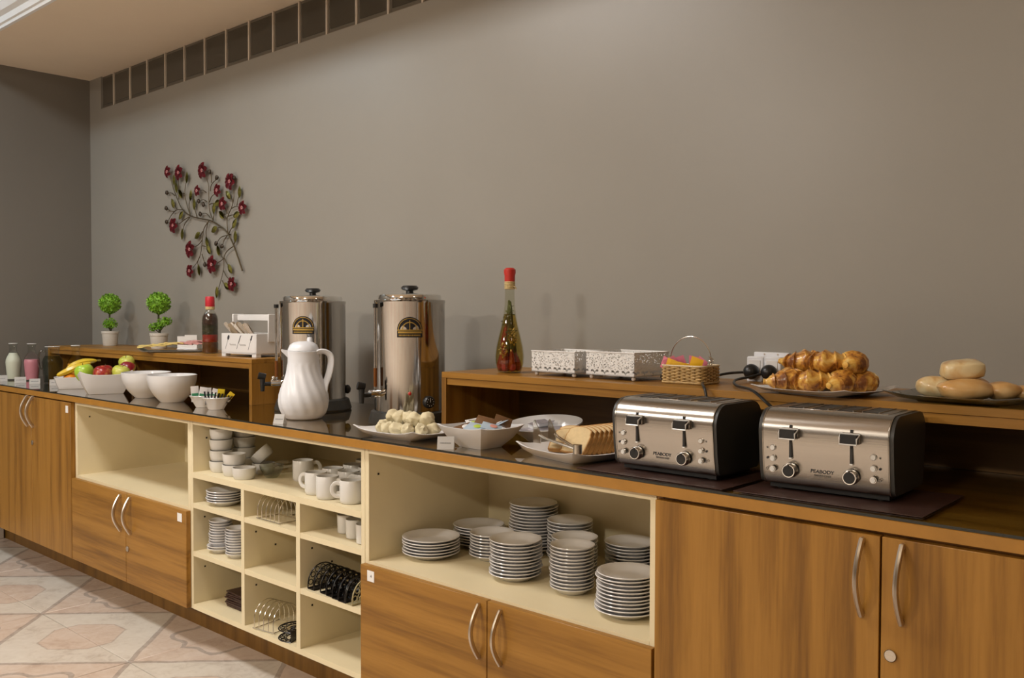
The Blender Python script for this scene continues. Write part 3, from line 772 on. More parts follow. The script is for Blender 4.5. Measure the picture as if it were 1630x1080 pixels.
# ham and cheese tray
tx, ty = 1.515, -.275; tr_ = facing(tx, ty) - .12
tray = E('meat_tray', 'dark flat tray of sliced cheese and ham beside the dark bottle', 'tray', (tx, ty, ZS), tr_)
bm = bm_new()
prof_ = [(-.150, .018), (-.125, .004), (.125, .004), (.150, .018), (.147, .020), (.122, .008), (-.122, .008), (-.147, .020)]
prism(prof_, 'y', -.070, .070, bm); box(bm, -.10, .10, -.05, .05, 0, .0045)
O('tray_body', bm, mat('pewter', (.22, .20, .17), .35, .7), tray)
CHE = mat('cheese', (.74, .58, .20), .5, var=.06, vscale=20); HAM = mat('ham', (.72, .36, .34), .45, var=.1, vscale=30)
def slab(label, u, v, z, tilt, m, cat, w_=.085, d=.09, seed=0):
    rnd = random.Random(seed); bm = bm_new(); n = 8; g = []
    for k in range(2):
        g.append([[bm.verts.new((-w_ / 2 + w_ * i / n, -d / 2 + d * j / n, (.0055 if k else 0) + .004 * math.sin(i * 1.3 + seed) * (j / n - .5) + .002 * math.sin(j * 1.1 + seed * 2))) for j in range(n + 1)] for i in range(n + 1)])
    for i in range(n):
        for j in range(n):
            bm.faces.new((g[1][i][j], g[1][i + 1][j], g[1][i + 1][j + 1], g[1][i][j + 1])); bm.faces.new((g[0][i][j], g[0][i][j + 1], g[0][i + 1][j + 1], g[0][i + 1][j]))
    for i in range(n):
        for a, b in (((i, 0), (i + 1, 0)), ((i, n), (i + 1, n)), ((0, i), (0, i + 1)), ((n, i), (n, i + 1))):
            bm.faces.new((g[0][a[0]][a[1]], g[0][b[0]][b[1]], g[1][b[0]][b[1]], g[1][a[0]][a[1]]))
    c, s = math.cos(tr_), math.sin(tr_)
    O(cat + '_slice', bm, m, label=label, cat=cat, loc=(tx + c * u - s * v, ty + s * u + c * v, ZS + z), rot=(rnd.uniform(-.03, .03), R(tilt), tr_ + rnd.uniform(-.12, .12)), group=cat + ' slices on the tray')
for i in range(5): slab('yellow cheese slice, %s from the left on the dark tray' % ['first', 'second', 'third', 'fourth', 'fifth'][i], -.112 + .031 * i, -.002, .026 + .003 * i, -5 + i, CHE, 'cheese', seed=i)
for i in range(4): slab('pink ham slice, %s from the left on the dark tray' % ['first', 'second', 'third', 'fourth'][i], .045 + .028 * i, .004, .036 + .003 * i, 3, HAM, 'ham', seed=i + 10)
# dark oil bottle
OILD = mat('dark_vinegar', (.030, .010, .006), .12, coat=.6); PEPR = mat('pickled_pepper', (.26, .020, .012), .25, coat=.5); HERB = mat('herb_green', (.10, .11, .025), .5); RAF = mat('raffia', (.55, .42, .20), .8, var=.2, vscale=120)
t = E('oil_bottle', 'dark layered condiment bottle with red cap beside the cutlery caddy', 'bottle', (1.742, -.215, ZS), facing(1.74, -.2))
bp = [(0, 0), (.034, 0), (.0365, .004), (.0365, .045), (.0345, .050), (.0365, .056), (.0365, .098), (.0345, .103), (.0365, .109), (.0365, .140), (.0345, .145), (.0365, .150), (.034, .168), (.027, .182), (.019, .192), (.017, .200), (.017, .212)]
O('glass_body', lathe(bp, 36), thin_glass('bottle_glass', (.9, .9, .86), 1.5), t)
inner = [(max(0, r - .002), z) for r, z in bp]
def part_of(z0, z1): return [(0, z0)] + [(r, z) for r, z in inner if z0 <= z <= z1] + [(0, z1)]
O('dark_layer', lathe([(0, .003), (.034, .003), (.0343, .05), (0, .05)], 28), mat('amber_layer', (.10, .035, .008), .15, coat=.5), t)
O('pepper_layer', lathe([(0, .0505), (.0325, .0505), (.0343, .056), (.0343, .085), (0, .085)], 28), PEPR, t)
O('herb_layer', lathe([(0, .0855), (.0343, .0855), (.0343, .128), (0, .128)], 28), mat('olive_layer', (.028, .026, .010), .2, coat=.5), t)
O('vinegar', lathe([(0, .1285), (.0343, .1285), (.0343, .150), (.031, .168), (.024, .181), (0, .183)], 28), OILD, t)
O('raffia_tie', lathe([(.0175, .198), (.0205, .200), (.0205, .211), (.0175, .213)], 24), RAF, t)
O('cap', lathe([(.019, .212), (.021, .215), (.0205, .252), (.018, .258), (0, .259)], 24), REDC, t)
# cutlery caddy
cx0, cy0 = 2.128, -.222
t = E('cutlery_caddy', 'white wooden cutlery caddy with arched carrying handle', 'caddy', (cx0, cy0, ZS), R(4))
W2, D2 = .118, .085
O('front_panel', B(-W2, W2, -D2, -D2 + .008, .014, .098, .001), WHITEW, t); O('back_panel', B(-W2, W2, D2 - .008, D2, .014, .098, .001), WHITEW, t)
for s in (-1, 1): O('side_panel', B(s * W2 - .004, s * W2 + .004, -D2, D2, .014, .098, .001), WHITEW, t)
O('floor_panel', B(-W2, W2, -D2, D2, .012, .018), WHITEW, t)
for sx in (-1, 1):
    for sy in (-1, 1): O('foot', B(sx * (W2 - .012) - .014, sx * (W2 - .012) + .014, sy * (D2 - .012) - .012, sy * (D2 - .012) + .012, 0, .014), WHITEW, t, smooth=False)
for s in (-1, 1): O('handle_post', B(s * W2 - .004 + (.006 if s > 0 else -.006), s * W2 + .004 + (.006 if s > 0 else -.006), -.028, .028, .062, .180, .002), WHITEW, t)
O('handle_bar', B(-W2, W2, -.009, .009, .150, .178, .003), WHITEW, t)
PRN = mat('print_black', (.03, .03, .035), .6)
def flat(bm_, name, m, label=None): O(name, bm_, m, t, label=label, smooth=False)
def slant(x, z0, z1, dx, r):
    bm = tube([(x, -D2 - .0006, z0), (x + dx, -D2 - .0006, z1)], r, 6)
    for v in bm.verts: v.co.y = -D2 - .0002 - max(0, (-D2 - .0006 - v.co.y)) * .15
    return bm
bm = slant(-.094, .030, .072, .020, .0012)
def disc(bm, x, z, rx, rz, tilt=0.0):
    pts = []
    for i in range(16):
        a = 2 * PI * i / 16; px, pz = rx * math.cos(a), rz * math.sin(a); pts.append((x + px * math.cos(tilt) + pz * math.sin(tilt), z - px * math.sin(tilt) + pz * math.cos(tilt)))
    prism(pts, 'y', -D2 - .0008, -D2 + .0001, bm)
disc(bm, -.071, .080, .0068, .011, .4); flat(bm, 'spoon_print', PRN, 'printed black spoon silhouette')
bm = slant(-.014, .032, .058, .012, .0013); prism([(-.003, .056), (.001, .056), (.018, .090), (.013, .088)], 'y', -D2 - .0008, -D2 + .0001, bm); flat(bm, 'knife_print', PRN, 'printed black knife silhouette')
bm = slant(.066, .030, .070, .018, .0012); disc(bm, .086, .074, .004, .006, .4)
for k in (-.003, 0, .003): prism([(.086 + k, .074), (.0875 + k, .074), (.0935 + k, .090), (.092 + k, .090)], 'y', -D2 - .0008, -D2 + .0001, bm)
flat(bm, 'fork_print', PRN, 'printed black fork silhouette')
GREYI = mat('pale_script', (.50, .49, .48), .7)
for xs in (-.062, .006):
    pts = [(xs + .045 * i / 40, -D2 - .0005, .050 + .0045 * math.sin(i * .95) * (1.4 if i < 4 else .8)) for i in range(41)]
    flat(tube(pts, .0007, 5), 'script_print', GREYI, 'pale grey handwritten script')
CUT = mat('cutlery_steel', (.30, .235, .16), .3, .8); CUT2 = mat('cutlery_bright', (.66, .60, .52), .25, .8)
rnd = random.Random(5)
for i in range(13):
    u = -.072 + .0142 * i; v = rnd.uniform(-.045, -.025)
    bm = bm_new(); L = .108
    pts = [(-.0045, -.008), (-.005, L * .55), (-.0075, L * .8), (-.0085, L - .006), (-.004, L), (.004, L), (.0085, L - .006), (.0075, L * .8), (.005, L * .55), (.0045, -.008)]
    prism(pts, 'y', -.0011, .0011, bm)
    O('cutlery_piece', bm, CUT if i % 3 else CUT2, label='metal cutlery handle, %s from the left in the white caddy' % ['first', 'second', 'third', 'fourth', 'fifth', 'sixth', 'seventh', 'eighth', 'ninth', 'tenth', 'eleventh', 'twelfth', 'thirteenth'][i], cat='cutlery', group='cutlery in the caddy',
      loc=(cx0 + u, cy0 + v, ZS + .058), rot=(R(rnd.uniform(-8, 0)), R(-40 + rnd.uniform(-4, 4)), R(30) + rnd.uniform(-.15, .2)))

# ================================================================== wall art
FL = [(0.984, 2.011), (1.103, 1.995), (1.34, 1.982), (1.288, 1.886), (1.48, 1.872), (1.528, 1.802), (1.596, 1.904), (1.705, 1.77), (1.041, 1.727), (1.211, 1.595), (1.208, 1.486), (1.425, 1.511), (1.607, 1.412)]
FS = [.032, .040, .042, .028, .032, .034, .042, .034, .041, .044, .034, .045, .036]
LV = [(1.038, 1.964), (1.171, 1.964), (1.061, 1.922), (1.103, 1.886), (1.024, 1.843), (1.209, 1.869), (1.244, 1.822), (1.108, 1.775), (1.119, 1.677), (1.434, 1.788), (1.466, 1.812), (1.504, 1.751), (1.567, 1.842), (1.669, 1.848), (1.639, 1.742), (1.622, 1.701), (1.629, 1.639), (1.436, 1.684), (1.273, 1.663), (1.366, 1.625), (1.381, 1.587), (1.472, 1.578), (1.285, 1.489), (1.579, 1.486), (1.549, 1.403), (1.457, 1.374)]
LA = [0, .1, -.3, -.7, -.5, .2, 0, .9, .1, .1, 1.4, -.9, -.8, 0, 1.3, .7, 0, 1.2, 1.1, -.3, -.7, -.4, -.2, -.7, -1.1, .1]
BD = [(0.967, 1.903), (0.958, 1.822), (0.961, 1.75), (1.292, 1.834), (1.339, 1.813), (1.308, 1.768), (1.458, 1.614), (1.512, 1.597), (1.349, 1.513), (1.4, 1.97), (1.468, 1.935), (1.624, 1.919)]
ST = [[(1.687, 1.474), (1.614, 1.593), (1.561, 1.653), (1.514, 1.686), (1.41, 1.727), (1.329, 1.742), (1.205, 1.766), (1.12, 1.806), (1.077, 1.852), (1.027, 1.922), (0.998, 1.982)], [(1.085, 1.859), (1.086, 1.909), (1.083, 1.956)], [(1.198, 1.772), (1.164, 1.831), (1.146, 1.89), (1.165, 1.952)], [(1.198, 1.776), (1.189, 1.822), (1.207, 1.86)], [(1.268, 1.757), (1.25, 1.79), (1.244, 1.815)], [(1.134, 1.801), (1.062, 1.807), (1.002, 1.782), (0.969, 1.755)], [(1.04, 1.801), (0.995, 1.806), (0.965, 1.819)], [(1.062, 1.814), (1.04, 1.83), (1.027, 1.838)], [(1.041, 1.884), (1.012, 1.898), (0.974, 1.903)], [(1.143, 1.883), (1.11, 1.893), (1.071, 1.918)], [(1.191, 1.762), (1.141, 1.751), (1.09, 1.733)], [(1.194, 1.759), (1.14, 1.726), (1.121, 1.684)], [(1.423, 1.729), (1.391, 1.779), (1.385, 1.849), (1.385, 1.897), (1.366, 1.94)], [(1.399, 1.875), (1.412, 1.908), (1.459, 1.928)], [(1.41, 1.916), (1.41, 1.943), (1.402, 1.964)], [(1.391, 1.821), (1.411, 1.847), (1.451, 1.861)], [(1.391, 1.811), (1.424, 1.813), (1.457, 1.812)], [(1.364, 1.826), (1.331, 1.839), (1.297, 1.835)], [(1.358, 1.872), (1.331, 1.885), (1.304, 1.887)], [(1.423, 1.733), (1.433, 1.756), (1.434, 1.78)], [(1.397, 1.745), (1.357, 1.768), (1.313, 1.77)], [(1.561, 1.653), (1.553, 1.721), (1.566, 1.747), (1.598, 1.785), (1.617, 1.83), (1.611, 1.864)], [(1.553, 1.727), (1.534, 1.742), (1.515, 1.749)], [(1.566, 1.74), (1.604, 1.744), (1.629, 1.743)], [(1.591, 1.775), (1.629, 1.782), (1.678, 1.777)], [(1.642, 1.785), (1.652, 1.814), (1.667, 1.839)], [(1.553, 1.754), (1.547, 1.768), (1.538, 1.782)], [(1.607, 1.801), (1.598, 1.821), (1.573, 1.837)], [(1.565, 1.653), (1.59, 1.678), (1.616, 1.697)], [(1.608, 1.597), (1.625, 1.616), (1.627, 1.629)], [(1.552, 1.667), (1.495, 1.69), (1.449, 1.686)], [(1.565, 1.649), (1.5, 1.643), (1.461, 1.621)], [(1.552, 1.647), (1.523, 1.624), (1.513, 1.605)], [(1.608, 1.593), (1.551, 1.572), (1.522, 1.54), (1.518, 1.486), (1.485, 1.418), (1.458, 1.377)], [(1.525, 1.54), (1.493, 1.527), (1.46, 1.518)], [(1.518, 1.479), (1.543, 1.451), (1.581, 1.43)], [(1.525, 1.54), (1.55, 1.512), (1.575, 1.491)], [(1.512, 1.54), (1.486, 1.561), (1.474, 1.574)], [(1.504, 1.431), (1.523, 1.414), (1.543, 1.407)], [(1.383, 1.728), (1.335, 1.693), (1.317, 1.631), (1.3, 1.569), (1.264, 1.528), (1.222, 1.501)], [(1.322, 1.68), (1.301, 1.664), (1.28, 1.663)], [(1.376, 1.725), (1.356, 1.678), (1.364, 1.632)], [(1.317, 1.638), (1.286, 1.619), (1.245, 1.607)], [(1.314, 1.61), (1.354, 1.602), (1.375, 1.59)], [(1.313, 1.568), (1.333, 1.533), (1.347, 1.518)], [(1.292, 1.555), (1.271, 1.528), (1.282, 1.496)]]
AX, AZ = 1.35, 1.70
art = E('wall_art', 'metal branch wall art with red flowers and green leaves', 'wall art', (AX, 0, AZ))
STEM = mat('bronze_wire', (.085, .060, .028), .45, .6); PET = mat('enamel_red', (.20, .016, .024), .35, .3, var=.6, vscale=45); PETC = mat('enamel_pink', (.55, .22, .22), .35, .2)
LFM = mat('enamel_green', (.22, .20, .04), .3, .5, var=.5, vscale=25); BDM = mat('bronze_bud', (.05, .035, .022), .4, .4)
for i, s in enumerate(ST):
    p = smooth_path([(x - AX, -.014, z - AZ) for x, z in s], 4); n = len(p); r = .0042 if i == 0 else .0026
    O('stem', tube(p, [r * (1 - .45 * k / n) for k in range(n)], 6), STEM, art)
def flower_mesh(r):
    bm = bm_new()
    for k in range(6):
        a = 2 * PI * k / 6; c = Vector((math.cos(a), 0, math.sin(a))); d = Vector((-math.sin(a), 0, math.cos(a)))
        rows = []
        for tt, w_, yy in ((.12, .10, 0), (.45, .30, -.10), (.75, .38, -.16), (.95, .24, -.10), (1.02, .08, -.04)):
            rows.append([bm.verts.new((c * tt + d * w_ * s) * r + Vector((0, (yy + (.10 if s == 0 else 0)) * r, 0))) for s in (-1, 0, 1)])
        for x, y in zip(rows, rows[1:]):
            for j in range(2): bm.faces.new((x[j], x[j + 1], y[j + 1], y[j]))
    bmesh.ops.solidify(bm, geom=bm.faces[:], thickness=.0012)
    return bm
for (x, z), s in zip(FL, FS):
    f = O('flower', flower_mesh(s), PET, art, loc=(x - AX, -.022, z - AZ), rot=(0, random.uniform(0, 1), 0))
    bm = bm_new()
    for k in range(5): a = 2 * PI * k / 5; blob(.004, .003, .004, 1, loc=(.006 * math.cos(a), -.005, .006 * math.sin(a)), bm=bm)
    O('stamens', bm, PETC, f)
def leaf_mesh(L):
    bm = bm_new(); rows = []
    for k in range(7):
        tt = k / 6; w_ = .26 * math.sin(PI * tt) ** .8 + .01
        rows.append([bm.verts.new((s * w_ * L, -(.10 * L * (1 - abs(s))) * math.sin(PI * tt), (tt - .5) * L)) for s in (-1, 0, 1)])
    for x, y in zip(rows, rows[1:]):
        for j in range(2): bm.faces.new((x[j], x[j + 1], y[j + 1], y[j]))
    bmesh.ops.solidify(bm, geom=bm.faces[:], thickness=.0012)
    return bm
lm = mesh_of('leaf', leaf_mesh(.060), LFM); bdm = mesh_of('bud', blob(.0115, .008, .013, 2, .25, 9), BDM)
for (x, z), a in zip(LV, LA): O('leaf', lm, None, art, loc=(x - AX, -.016, z - AZ), rot=(0, a, 0))
for x, z in BD: O('bud', bdm, None, art, loc=(x - AX, -.018, z - AZ), rot=(0, x * 9, 0))
for x, z in ((1.20, 1.766), (1.561, 1.653)): O('wall_peg', tube([(x - AX, -.014, z - AZ), (x - AX, -.0002, z - AZ)], .003, 8), STEM, art)

# ================================================================== things on the right raised shelf
# tall bottle of peppers in oil
t = E('pepper_bottle', 'tall slender bottle of peppers and herbs in oil, red wax top', 'bottle', (3.632, -.252, ZS), facing(3.63, -.25))
bp = [(0, 0), (.034, 0), (.038, .003), (.0450, .030), (.0462, .052), (.0430, .080), (.0350, .115), (.0265, .150), (.0195, .185), (.0160, .215), (.0150, .240), (.0150, .262)]
O('glass_body', lathe(bp, 40), thin_glass('oil_bottle_glass', (.88, .88, .80), 1.5), t)
oil = [(0, .004)] + [(max(.001, r - .0025), max(z, .004)) for r, z in bp[1:9]] + [(0, .187)]
O('oil', lathe(oil, 36), thin_glass('olive_oil', (.78, .66, .30), 1.3), t)
bm = bm_new()
for k, (a, rr, z0, h) in enumerate([(-1.2, .024, .006, .075), (-.5, .026, .006, .07), (.3, .026, .006, .068), (1.0, .024, .008, .06), (2.2, .02, .006, .075), (3.3, .02, .006, .07), (-2.0, .014, .07, .085)]):
    x_, y_ = rr * math.sin(a), -rr * math.cos(a)
    tube(smooth_path([(x_, y_, z0), (x_ * 1.1, y_ * 1.1, z0 + h * .4), (x_ * .7, y_ * .7, z0 + h)], 4), [.008, .0135, .015, .0145, .013, .011, .009, .006, .003], 8, bm=bm)
O('red_peppers', bm, PEPR, t)
bm = bm_new(); rnd = random.Random(2)
for k in range(10):
    a = rnd.uniform(-2, 2); rr = .012
    p = [(rr * math.sin(a) * 1.8, -rr * math.cos(a) * 1.8, rnd.uniform(.05, .07)), (rr * math.sin(a), -rr * math.cos(a), .13), (.006 * math.sin(a), -.006 * math.cos(a), .20), (.003 * math.sin(a), -.003, rnd.uniform(.21, .235))]
    tube(smooth_path(p, 4), .0024, 5, bm=bm)
    leaves(bm, (rr * math.sin(a) * 1.2, -rr * math.cos(a) * 1.2, .05 + .016 * k), (.008, .006, .018), 10, .010, k)
O('herb_sprigs', bm, HERB, t)
bm = bm_new()
for k, (a, z, rr) in enumerate([(.25, .118, .026), (-.55, .072, .038), (.35, .108, .026)]): leaves(bm, (rr * math.sin(a), -rr * math.cos(a), z), (.009, .006, .020), 46, .008, k + 40)
O('yellow_herb_flowers', bm, mat('dried_yellow', (.50, .36, .08), .7), t)
bm = bm_new()
for k in range(5): lathe([(.0155, .263 + .0048 * k), (.0180, .2655 + .0048 * k), (.0155, .268 + .0048 * k)], 24, bm=bm)
tube([(.012, -.014, .272), (.018, -.02, .27), (.020, -.016, .262)], .0015, 5, bm=bm)
O('raffia_tie', bm, RAF, t)
O('wax_cap', lathe([(.0155, .287), (.0165, .290), (.0165, .305), (.0190, .316), (.0185, .325), (.013, .330), (0, .331)], 28), RED, t)
# pierced white boxes
def lace_box(label, x, y, rz, w_, d, h, fill, name='pierced_box'):
    t = E(name, label, 'box', (x, y, ZS), rz, 'pierced white metal boxes')
    LM = MATS['lace']; z0 = .012
    bmf = lambda a, b, c, e: B(a, b, c, e, z0, z0 + h)
    O('front_side', bmf(-w_ / 2, w_ / 2, -d / 2, -d / 2 + .0012), LM, t, smooth=False); O('back_side', bmf(-w_ / 2, w_ / 2, d / 2 - .0012, d / 2), LM, t, smooth=False)
    O('left_side', bmf(-w_ / 2, -w_ / 2 + .0012, -d / 2, d / 2), LM, t, smooth=False); O('right_side', bmf(w_ / 2 - .0012, w_ / 2, -d / 2, d / 2), LM, t, smooth=False)
    O('bottom', B(-w_ / 2, w_ / 2, -d / 2, d / 2, z0, z0 + .003), WHITEW, t, smooth=False)
    rim = tube([(-w_ / 2, -d / 2, z0 + h), (w_ / 2, -d / 2, z0 + h), (w_ / 2, d / 2, z0 + h), (-w_ / 2, d / 2, z0 + h)], .0022, 6, closed=True)
    O('rim', rim, WHITEW, t)
    for sx in (-1, 1):
        for sy in (-1, 1): O('ball_foot', blob(.0065, .0065, .0065, 2, loc=(sx * (w_ / 2 - .012), sy * (d / 2 - .012), .0062)), WHITEW, t)
    # folded paper inside
    bm = bm_new(); n = 12; g = []
    from mathutils import noise as mn
    for i in range(n + 1):
        g.append([bm.verts.new((-w_ / 2 + .012 + (w_ - .024) * i / n, -d / 2 + .012 + (d - .024) * j / n, z0 + h * fill * (1 + .28 * mn.noise(Vector((i * .45, j * .45, x * 9)))))) for j in range(n + 1)])
    for i in range(n):
        for j in range(n): bm.faces.new((g[i][j], g[i + 1][j], g[i + 1][j + 1], g[i][j + 1]))
    lo = [[bm.verts.new((v.co.x, v.co.y, z0 + .004)) for v in row] for row in g]
    for i in range(n):
        for a, b in (((i, 0), (i + 1, 0)), ((i, n), (i + 1, n)), ((0, i), (0, i + 1)), ((n, i), (n, i + 1))):
            bm.faces.new((g[a[0]][a[1]], g[b[0]][b[1]], lo[b[0]][b[1]], lo[a[0]][a[1]]))
    O('paper_napkins', bm, PAPER, label='heap of white paper napkins inside the ' + ('left' if x < 3.9 else 'right') + ' pierced box', cat='napkins', loc=(x, y, ZS + .0005), rot=(0, 0, rz))
lace_box('white pierced metal box beside the pepper bottle, left of two', 3.848, -.220, R(-2), .172, .150, .062, .62)
lace_box('white pierced metal box beside the wicker basket, right of two', 4.058, -.215, R(-4), .178, .155, .066, .52)
# wicker basket
bx, by, bw, bd_, bh = 4.275, -.225, .128, .100, .050
t = E('wicker_basket', 'small wicker basket with a thin wire handle', 'basket', (bx, by, ZS), R(2))
WIC = mat('wicker', (.50, .33, .13), .6, var=.3, vscale=90); WIC2 = mat('wicker_dark', (.32, .19, .06), .7, var=.3, vscale=90)
def rrect(w_, d, r, n):
    pts = []
    for cx1, cy1, a0 in ((w_ / 2 - r, d / 2 - r, 0), (-w_ / 2 + r, d / 2 - r, PI / 2), (-w_ / 2 + r, -d / 2 + r, PI), (w_ / 2 - r, -d / 2 + r, 1.5 * PI)):
        for k in range(n + 1): a = a0 + PI / 2 * k / n; pts.append(Vector((cx1 + r * math.cos(a), cy1 + r * math.sin(a), 0)))
    return pts
def resample(pts, n):
    P = pts + [pts[0]]; L = [0]
    for a, b in zip(P, P[1:]): L.append(L[-1] + (b - a).length)
    out = []; j = 0
    for i in range(n):
        s = L[-1] * i / n
        while L[j + 1] < s: j += 1
        f = (s - L[j]) / max(1e-9, L[j + 1] - L[j]); out.append(P[j].lerp(P[j + 1], f))
    return out
NS = 28; loop = resample(rrect(bw, bd_, .018, 5), NS * 4)
bm = bm_new()
for k in range(10):
    z = .005 + .0042 * k; path = []
    for i, p in enumerate(loop):
        a, b = loop[i - 1], loop[(i + 1) % len(loop)]; nr = (b - a).cross(Vector((0, 0, 1))).normalized()
        path.append(p + nr * (.0022 * math.sin(PI * i / 4 * 1.0 + (PI if k % 2 else 0))) + Vector((0, 0, z)))
    tube(path, .0023, 5, bm=bm, closed=True)
O('weave', bm, WIC, t, kind='stuff')
bm = bm_new()
for i in range(NS): p = loop[i * 4 + 2]; tube([p + Vector((0, 0, .002)), p + Vector((0, 0, bh - .002))], .0018, 5, bm=bm)
O('stakes', bm, WIC2, t, kind='stuff')
O('rim', tube([p + Vector((0, 0, bh - .002)) for p in resample(rrect(bw + .003, bd_ + .003, .018, 5), 60)], .0026, 6, closed=True), mat('pale_cane', (.70, .58, .38), .5), t)
O('foot_rim', tube([p * 1.02 + Vector((0, 0, .0032)) for p in resample(rrect(bw, bd_, .018, 5), 60)], .0030, 6, closed=True), WIC, t)
O('bottom', B(-bw / 2 + .006, bw / 2 - .006, -bd_ / 2 + .006, bd_ / 2 - .006, .003, .006), WIC2, t)
hp = [(.062 * math.cos(PI * k / 24), 0, .062 + .064 * math.sin(PI * k / 24)) for k in range(25)]
ha = O('wire_handle', tube([(.062, 0, .040)] + hp + [(-.062, 0, .040)], .0013, 6), CHROME2, t)
bm = bm_new()
for s in (-1, 1):
    for k in range(3): tube([(s * .062 + .006 * math.cos(2 * PI * i / 14 + k), .006 * math.sin(2 * PI * i / 14 + k), .056 + .007 * k + .003 * math.sin(2 * PI * i / 14)) for i in range(14)], .0011, 5, bm=bm, closed=True)
O('wire_curls', bm, CHROME2, ha)
PK, YL = (.68, .20, .28), (.80, .45, .01)
for i, (u, v, a, b_, col, l) in enumerate([(-.028, -.022, -28, 20, PK, 'pink sweetener sachet at the left end of the wicker basket'), (-.028, -.026, -64, -10, PK, 'pink sweetener sachet lying second from left in the basket'), (-.020, .0, -18, 10, PK, 'pink sweetener sachet standing up left of the divide'), (.004, .012, 8, 0, PK, 'pink sweetener sachet standing at the basket centre'), (.018, .014, 30, -10, PK, 'pink sweetener sachet leaning right behind the yellow ones'),
        (-.006, -.030, -70, 0, YL, 'yellow sweetener sachet at the front left of the yellow group'), (.006, -.024, -78, 12, YL, 'yellow sweetener sachet lying flat at the basket front'), (.024, -.028, 20, 16, YL, 'yellow sweetener sachet upright at the right of the basket')]):
    sachet(l, (bx + u, by + v, ZS + .024 + (.012 if abs(a) > 40 else 0)), (R(12), R(a), R(b_)), col, .034, .050, name='sweetener_sachet', group='sweetener sachets')
# socket outlet on the wall
t = E('wall_outlet', 'white double wall socket with two black plugs in it', 'socket', (4.405, 0, 1.124))
O('back_plate', B(-.055, .050, -.012, -.0005, -.030, .046, .002), WPLAS, t)
for k in (0, 1):
    x0 = -.062 + .052 * k; p = O('socket_module', B(x0, x0 + .050, -.040, -.012, -.042, .034, .003), WPLAS, t)
    O('socket_face', B(x0 + .008, x0 + .042, -.042, -.040, -.030, .024, .0008), WHITEW, p)
for x0 in (-.022, .018): O('screw', B(x0 - .002, x0 + .002, -.0132, -.012, .038, .042), NICKEL, t, smooth=False)
# croissants on a white plate
cxp, cyp = 4.682, -.298; CZ = ZS
dish('square white plate piled with croissants', cxp, cyp, R(-8), .262, .245, .014, 'plate', 'square_plate', .62, .007, z=CZ)
CRO, nt, b = new_mat('croissant_crust')
n1 = noise(nt, coords(nt), 34, 5, .6, .5); bump(nt, b, noise(nt, coords(nt), 90, 3), .25, .004)
lk(nt, ramp(nt, n1, [(.36, (.17, .05, .008)), (.46, (.50, .21, .03)), (.56, (.74, .42, .08)), (.68, (.82, .58, .20))]), b.inputs['Base Color']); b.inputs['Roughness'].default_value = .32; b.inputs['Coat Weight'].default_value = .3
def croissant_mesh(seed, L=.112, r=.0305):
    rnd = random.Random(seed); n = 56; path = []; rad = []
    for i in range(n):
        t_ = i / (n - 1) * 2 - 1; a = t_ * .85
        path.append((L * .5 * math.sin(a) / math.sin(.85), .035 * (1 - math.cos(a)) * 2.2, 0))
        env = max(.16, (1 - abs(t_) ** 1.7)) ** .75; seg_ = (abs(t_) * 3.2) % 1
        rad.append(r * env * (1.0 + .30 * (1 - seg_) ** 1.5 - .12))
    bm = tube(path, rad, 14)
    for v in bm.verts: v.co.z *= .86; v.co += Vector((rnd.uniform(-1, 1), rnd.uniform(-1, 1), rnd.uniform(-1, 1))) * .0008
    return bm
CRM = [mesh_of('croissant', croissant_mesh(k), CRO) for k in range(3)]
for i, (u, v, z, a, l) in enumerate([(-.062, -.050, .032, 1.2, 'croissant at the lower left of the pile'), (-.005, -.062, .032, .25, 'croissant lying at the lower front of the pile'), (.058, -.030, .031, 1.9, 'croissant low on the right, partly covered'), (.088, .015, .030, 1.5, 'croissant at the lower right end of the pile'), (.0, .060, .032, 0, 'croissant at the back of the bottom layer'),
        (-.048, .005, .074, .55, 'croissant on the upper left of the pile'), (.015, -.022, .076, .15, 'large croissant on top at the front'), (.066, .012, .074, 2.1, 'short croissant on top at the right')]):
    O('croissant', CRM[i % 3], None, label=l, cat='croissant', group='croissants on the square plate', loc=(cxp + u, cyp + v, CZ + z), rot=(R(8 if z > .05 else 0), R(-4), a))
# bread rolls on a dark glass plate
gx, gy = 5.000, -.275
dish('square smoked glass plate of bread rolls at the right end', gx, gy, R(-6), .30, .25, .016, 'plate', 'glass_plate', .60, .008, m=GLASSD, z=CZ)
ROLL = skin('roll_crust', (.50, .22, .06), (.64, .36, .12), (.72, .48, .22), 11, .3, .62); ROLLP = skin('pale_roll_crust', (.52, .27, .08), (.70, .50, .24), (.76, .62, .36), 22, .34, .56)
for i, (u, v, z, rx, ry, rz_, a, m, pw, l) in enumerate([(-.075, -.004, .034, .048, .042, .027, .3, ROLLP, .8, 'square bread roll at the left of the glass plate'), (.004, -.048, .033, .068, .045, .027, .7, ROLL, .95, 'smooth oval bread roll at the front of the glass plate'), (.060, .010, .031, .045, .040, .024, .2, ROLL, .95, 'golden bread roll to the right of the oval one'), (.105, .052, .026, .045, .036, .018, 0, ROLL, .9, 'flat bread roll at the far right of the glass plate'), (-.02, .06, .034, .05, .045, .026, 0, ROLL, .9, 'bread roll at the back of the glass plate'), (-.018, -.006, .080, .052, .042, .023, .35, ROLLP, .55, 'pale square bread roll on top of the others')]):
    O('bread_roll', blob(rx * .86, ry * .86, rz_ * .86, 3, .14, 7, i, power=pw), m, label=l, cat='bread roll', group='bread rolls on the glass plate', loc=(gx + u * .92, gy + v * .92, CZ + z * .88), rot=(R(4 if i == 5 else 0), R(-4 if i == 5 else 0), a))

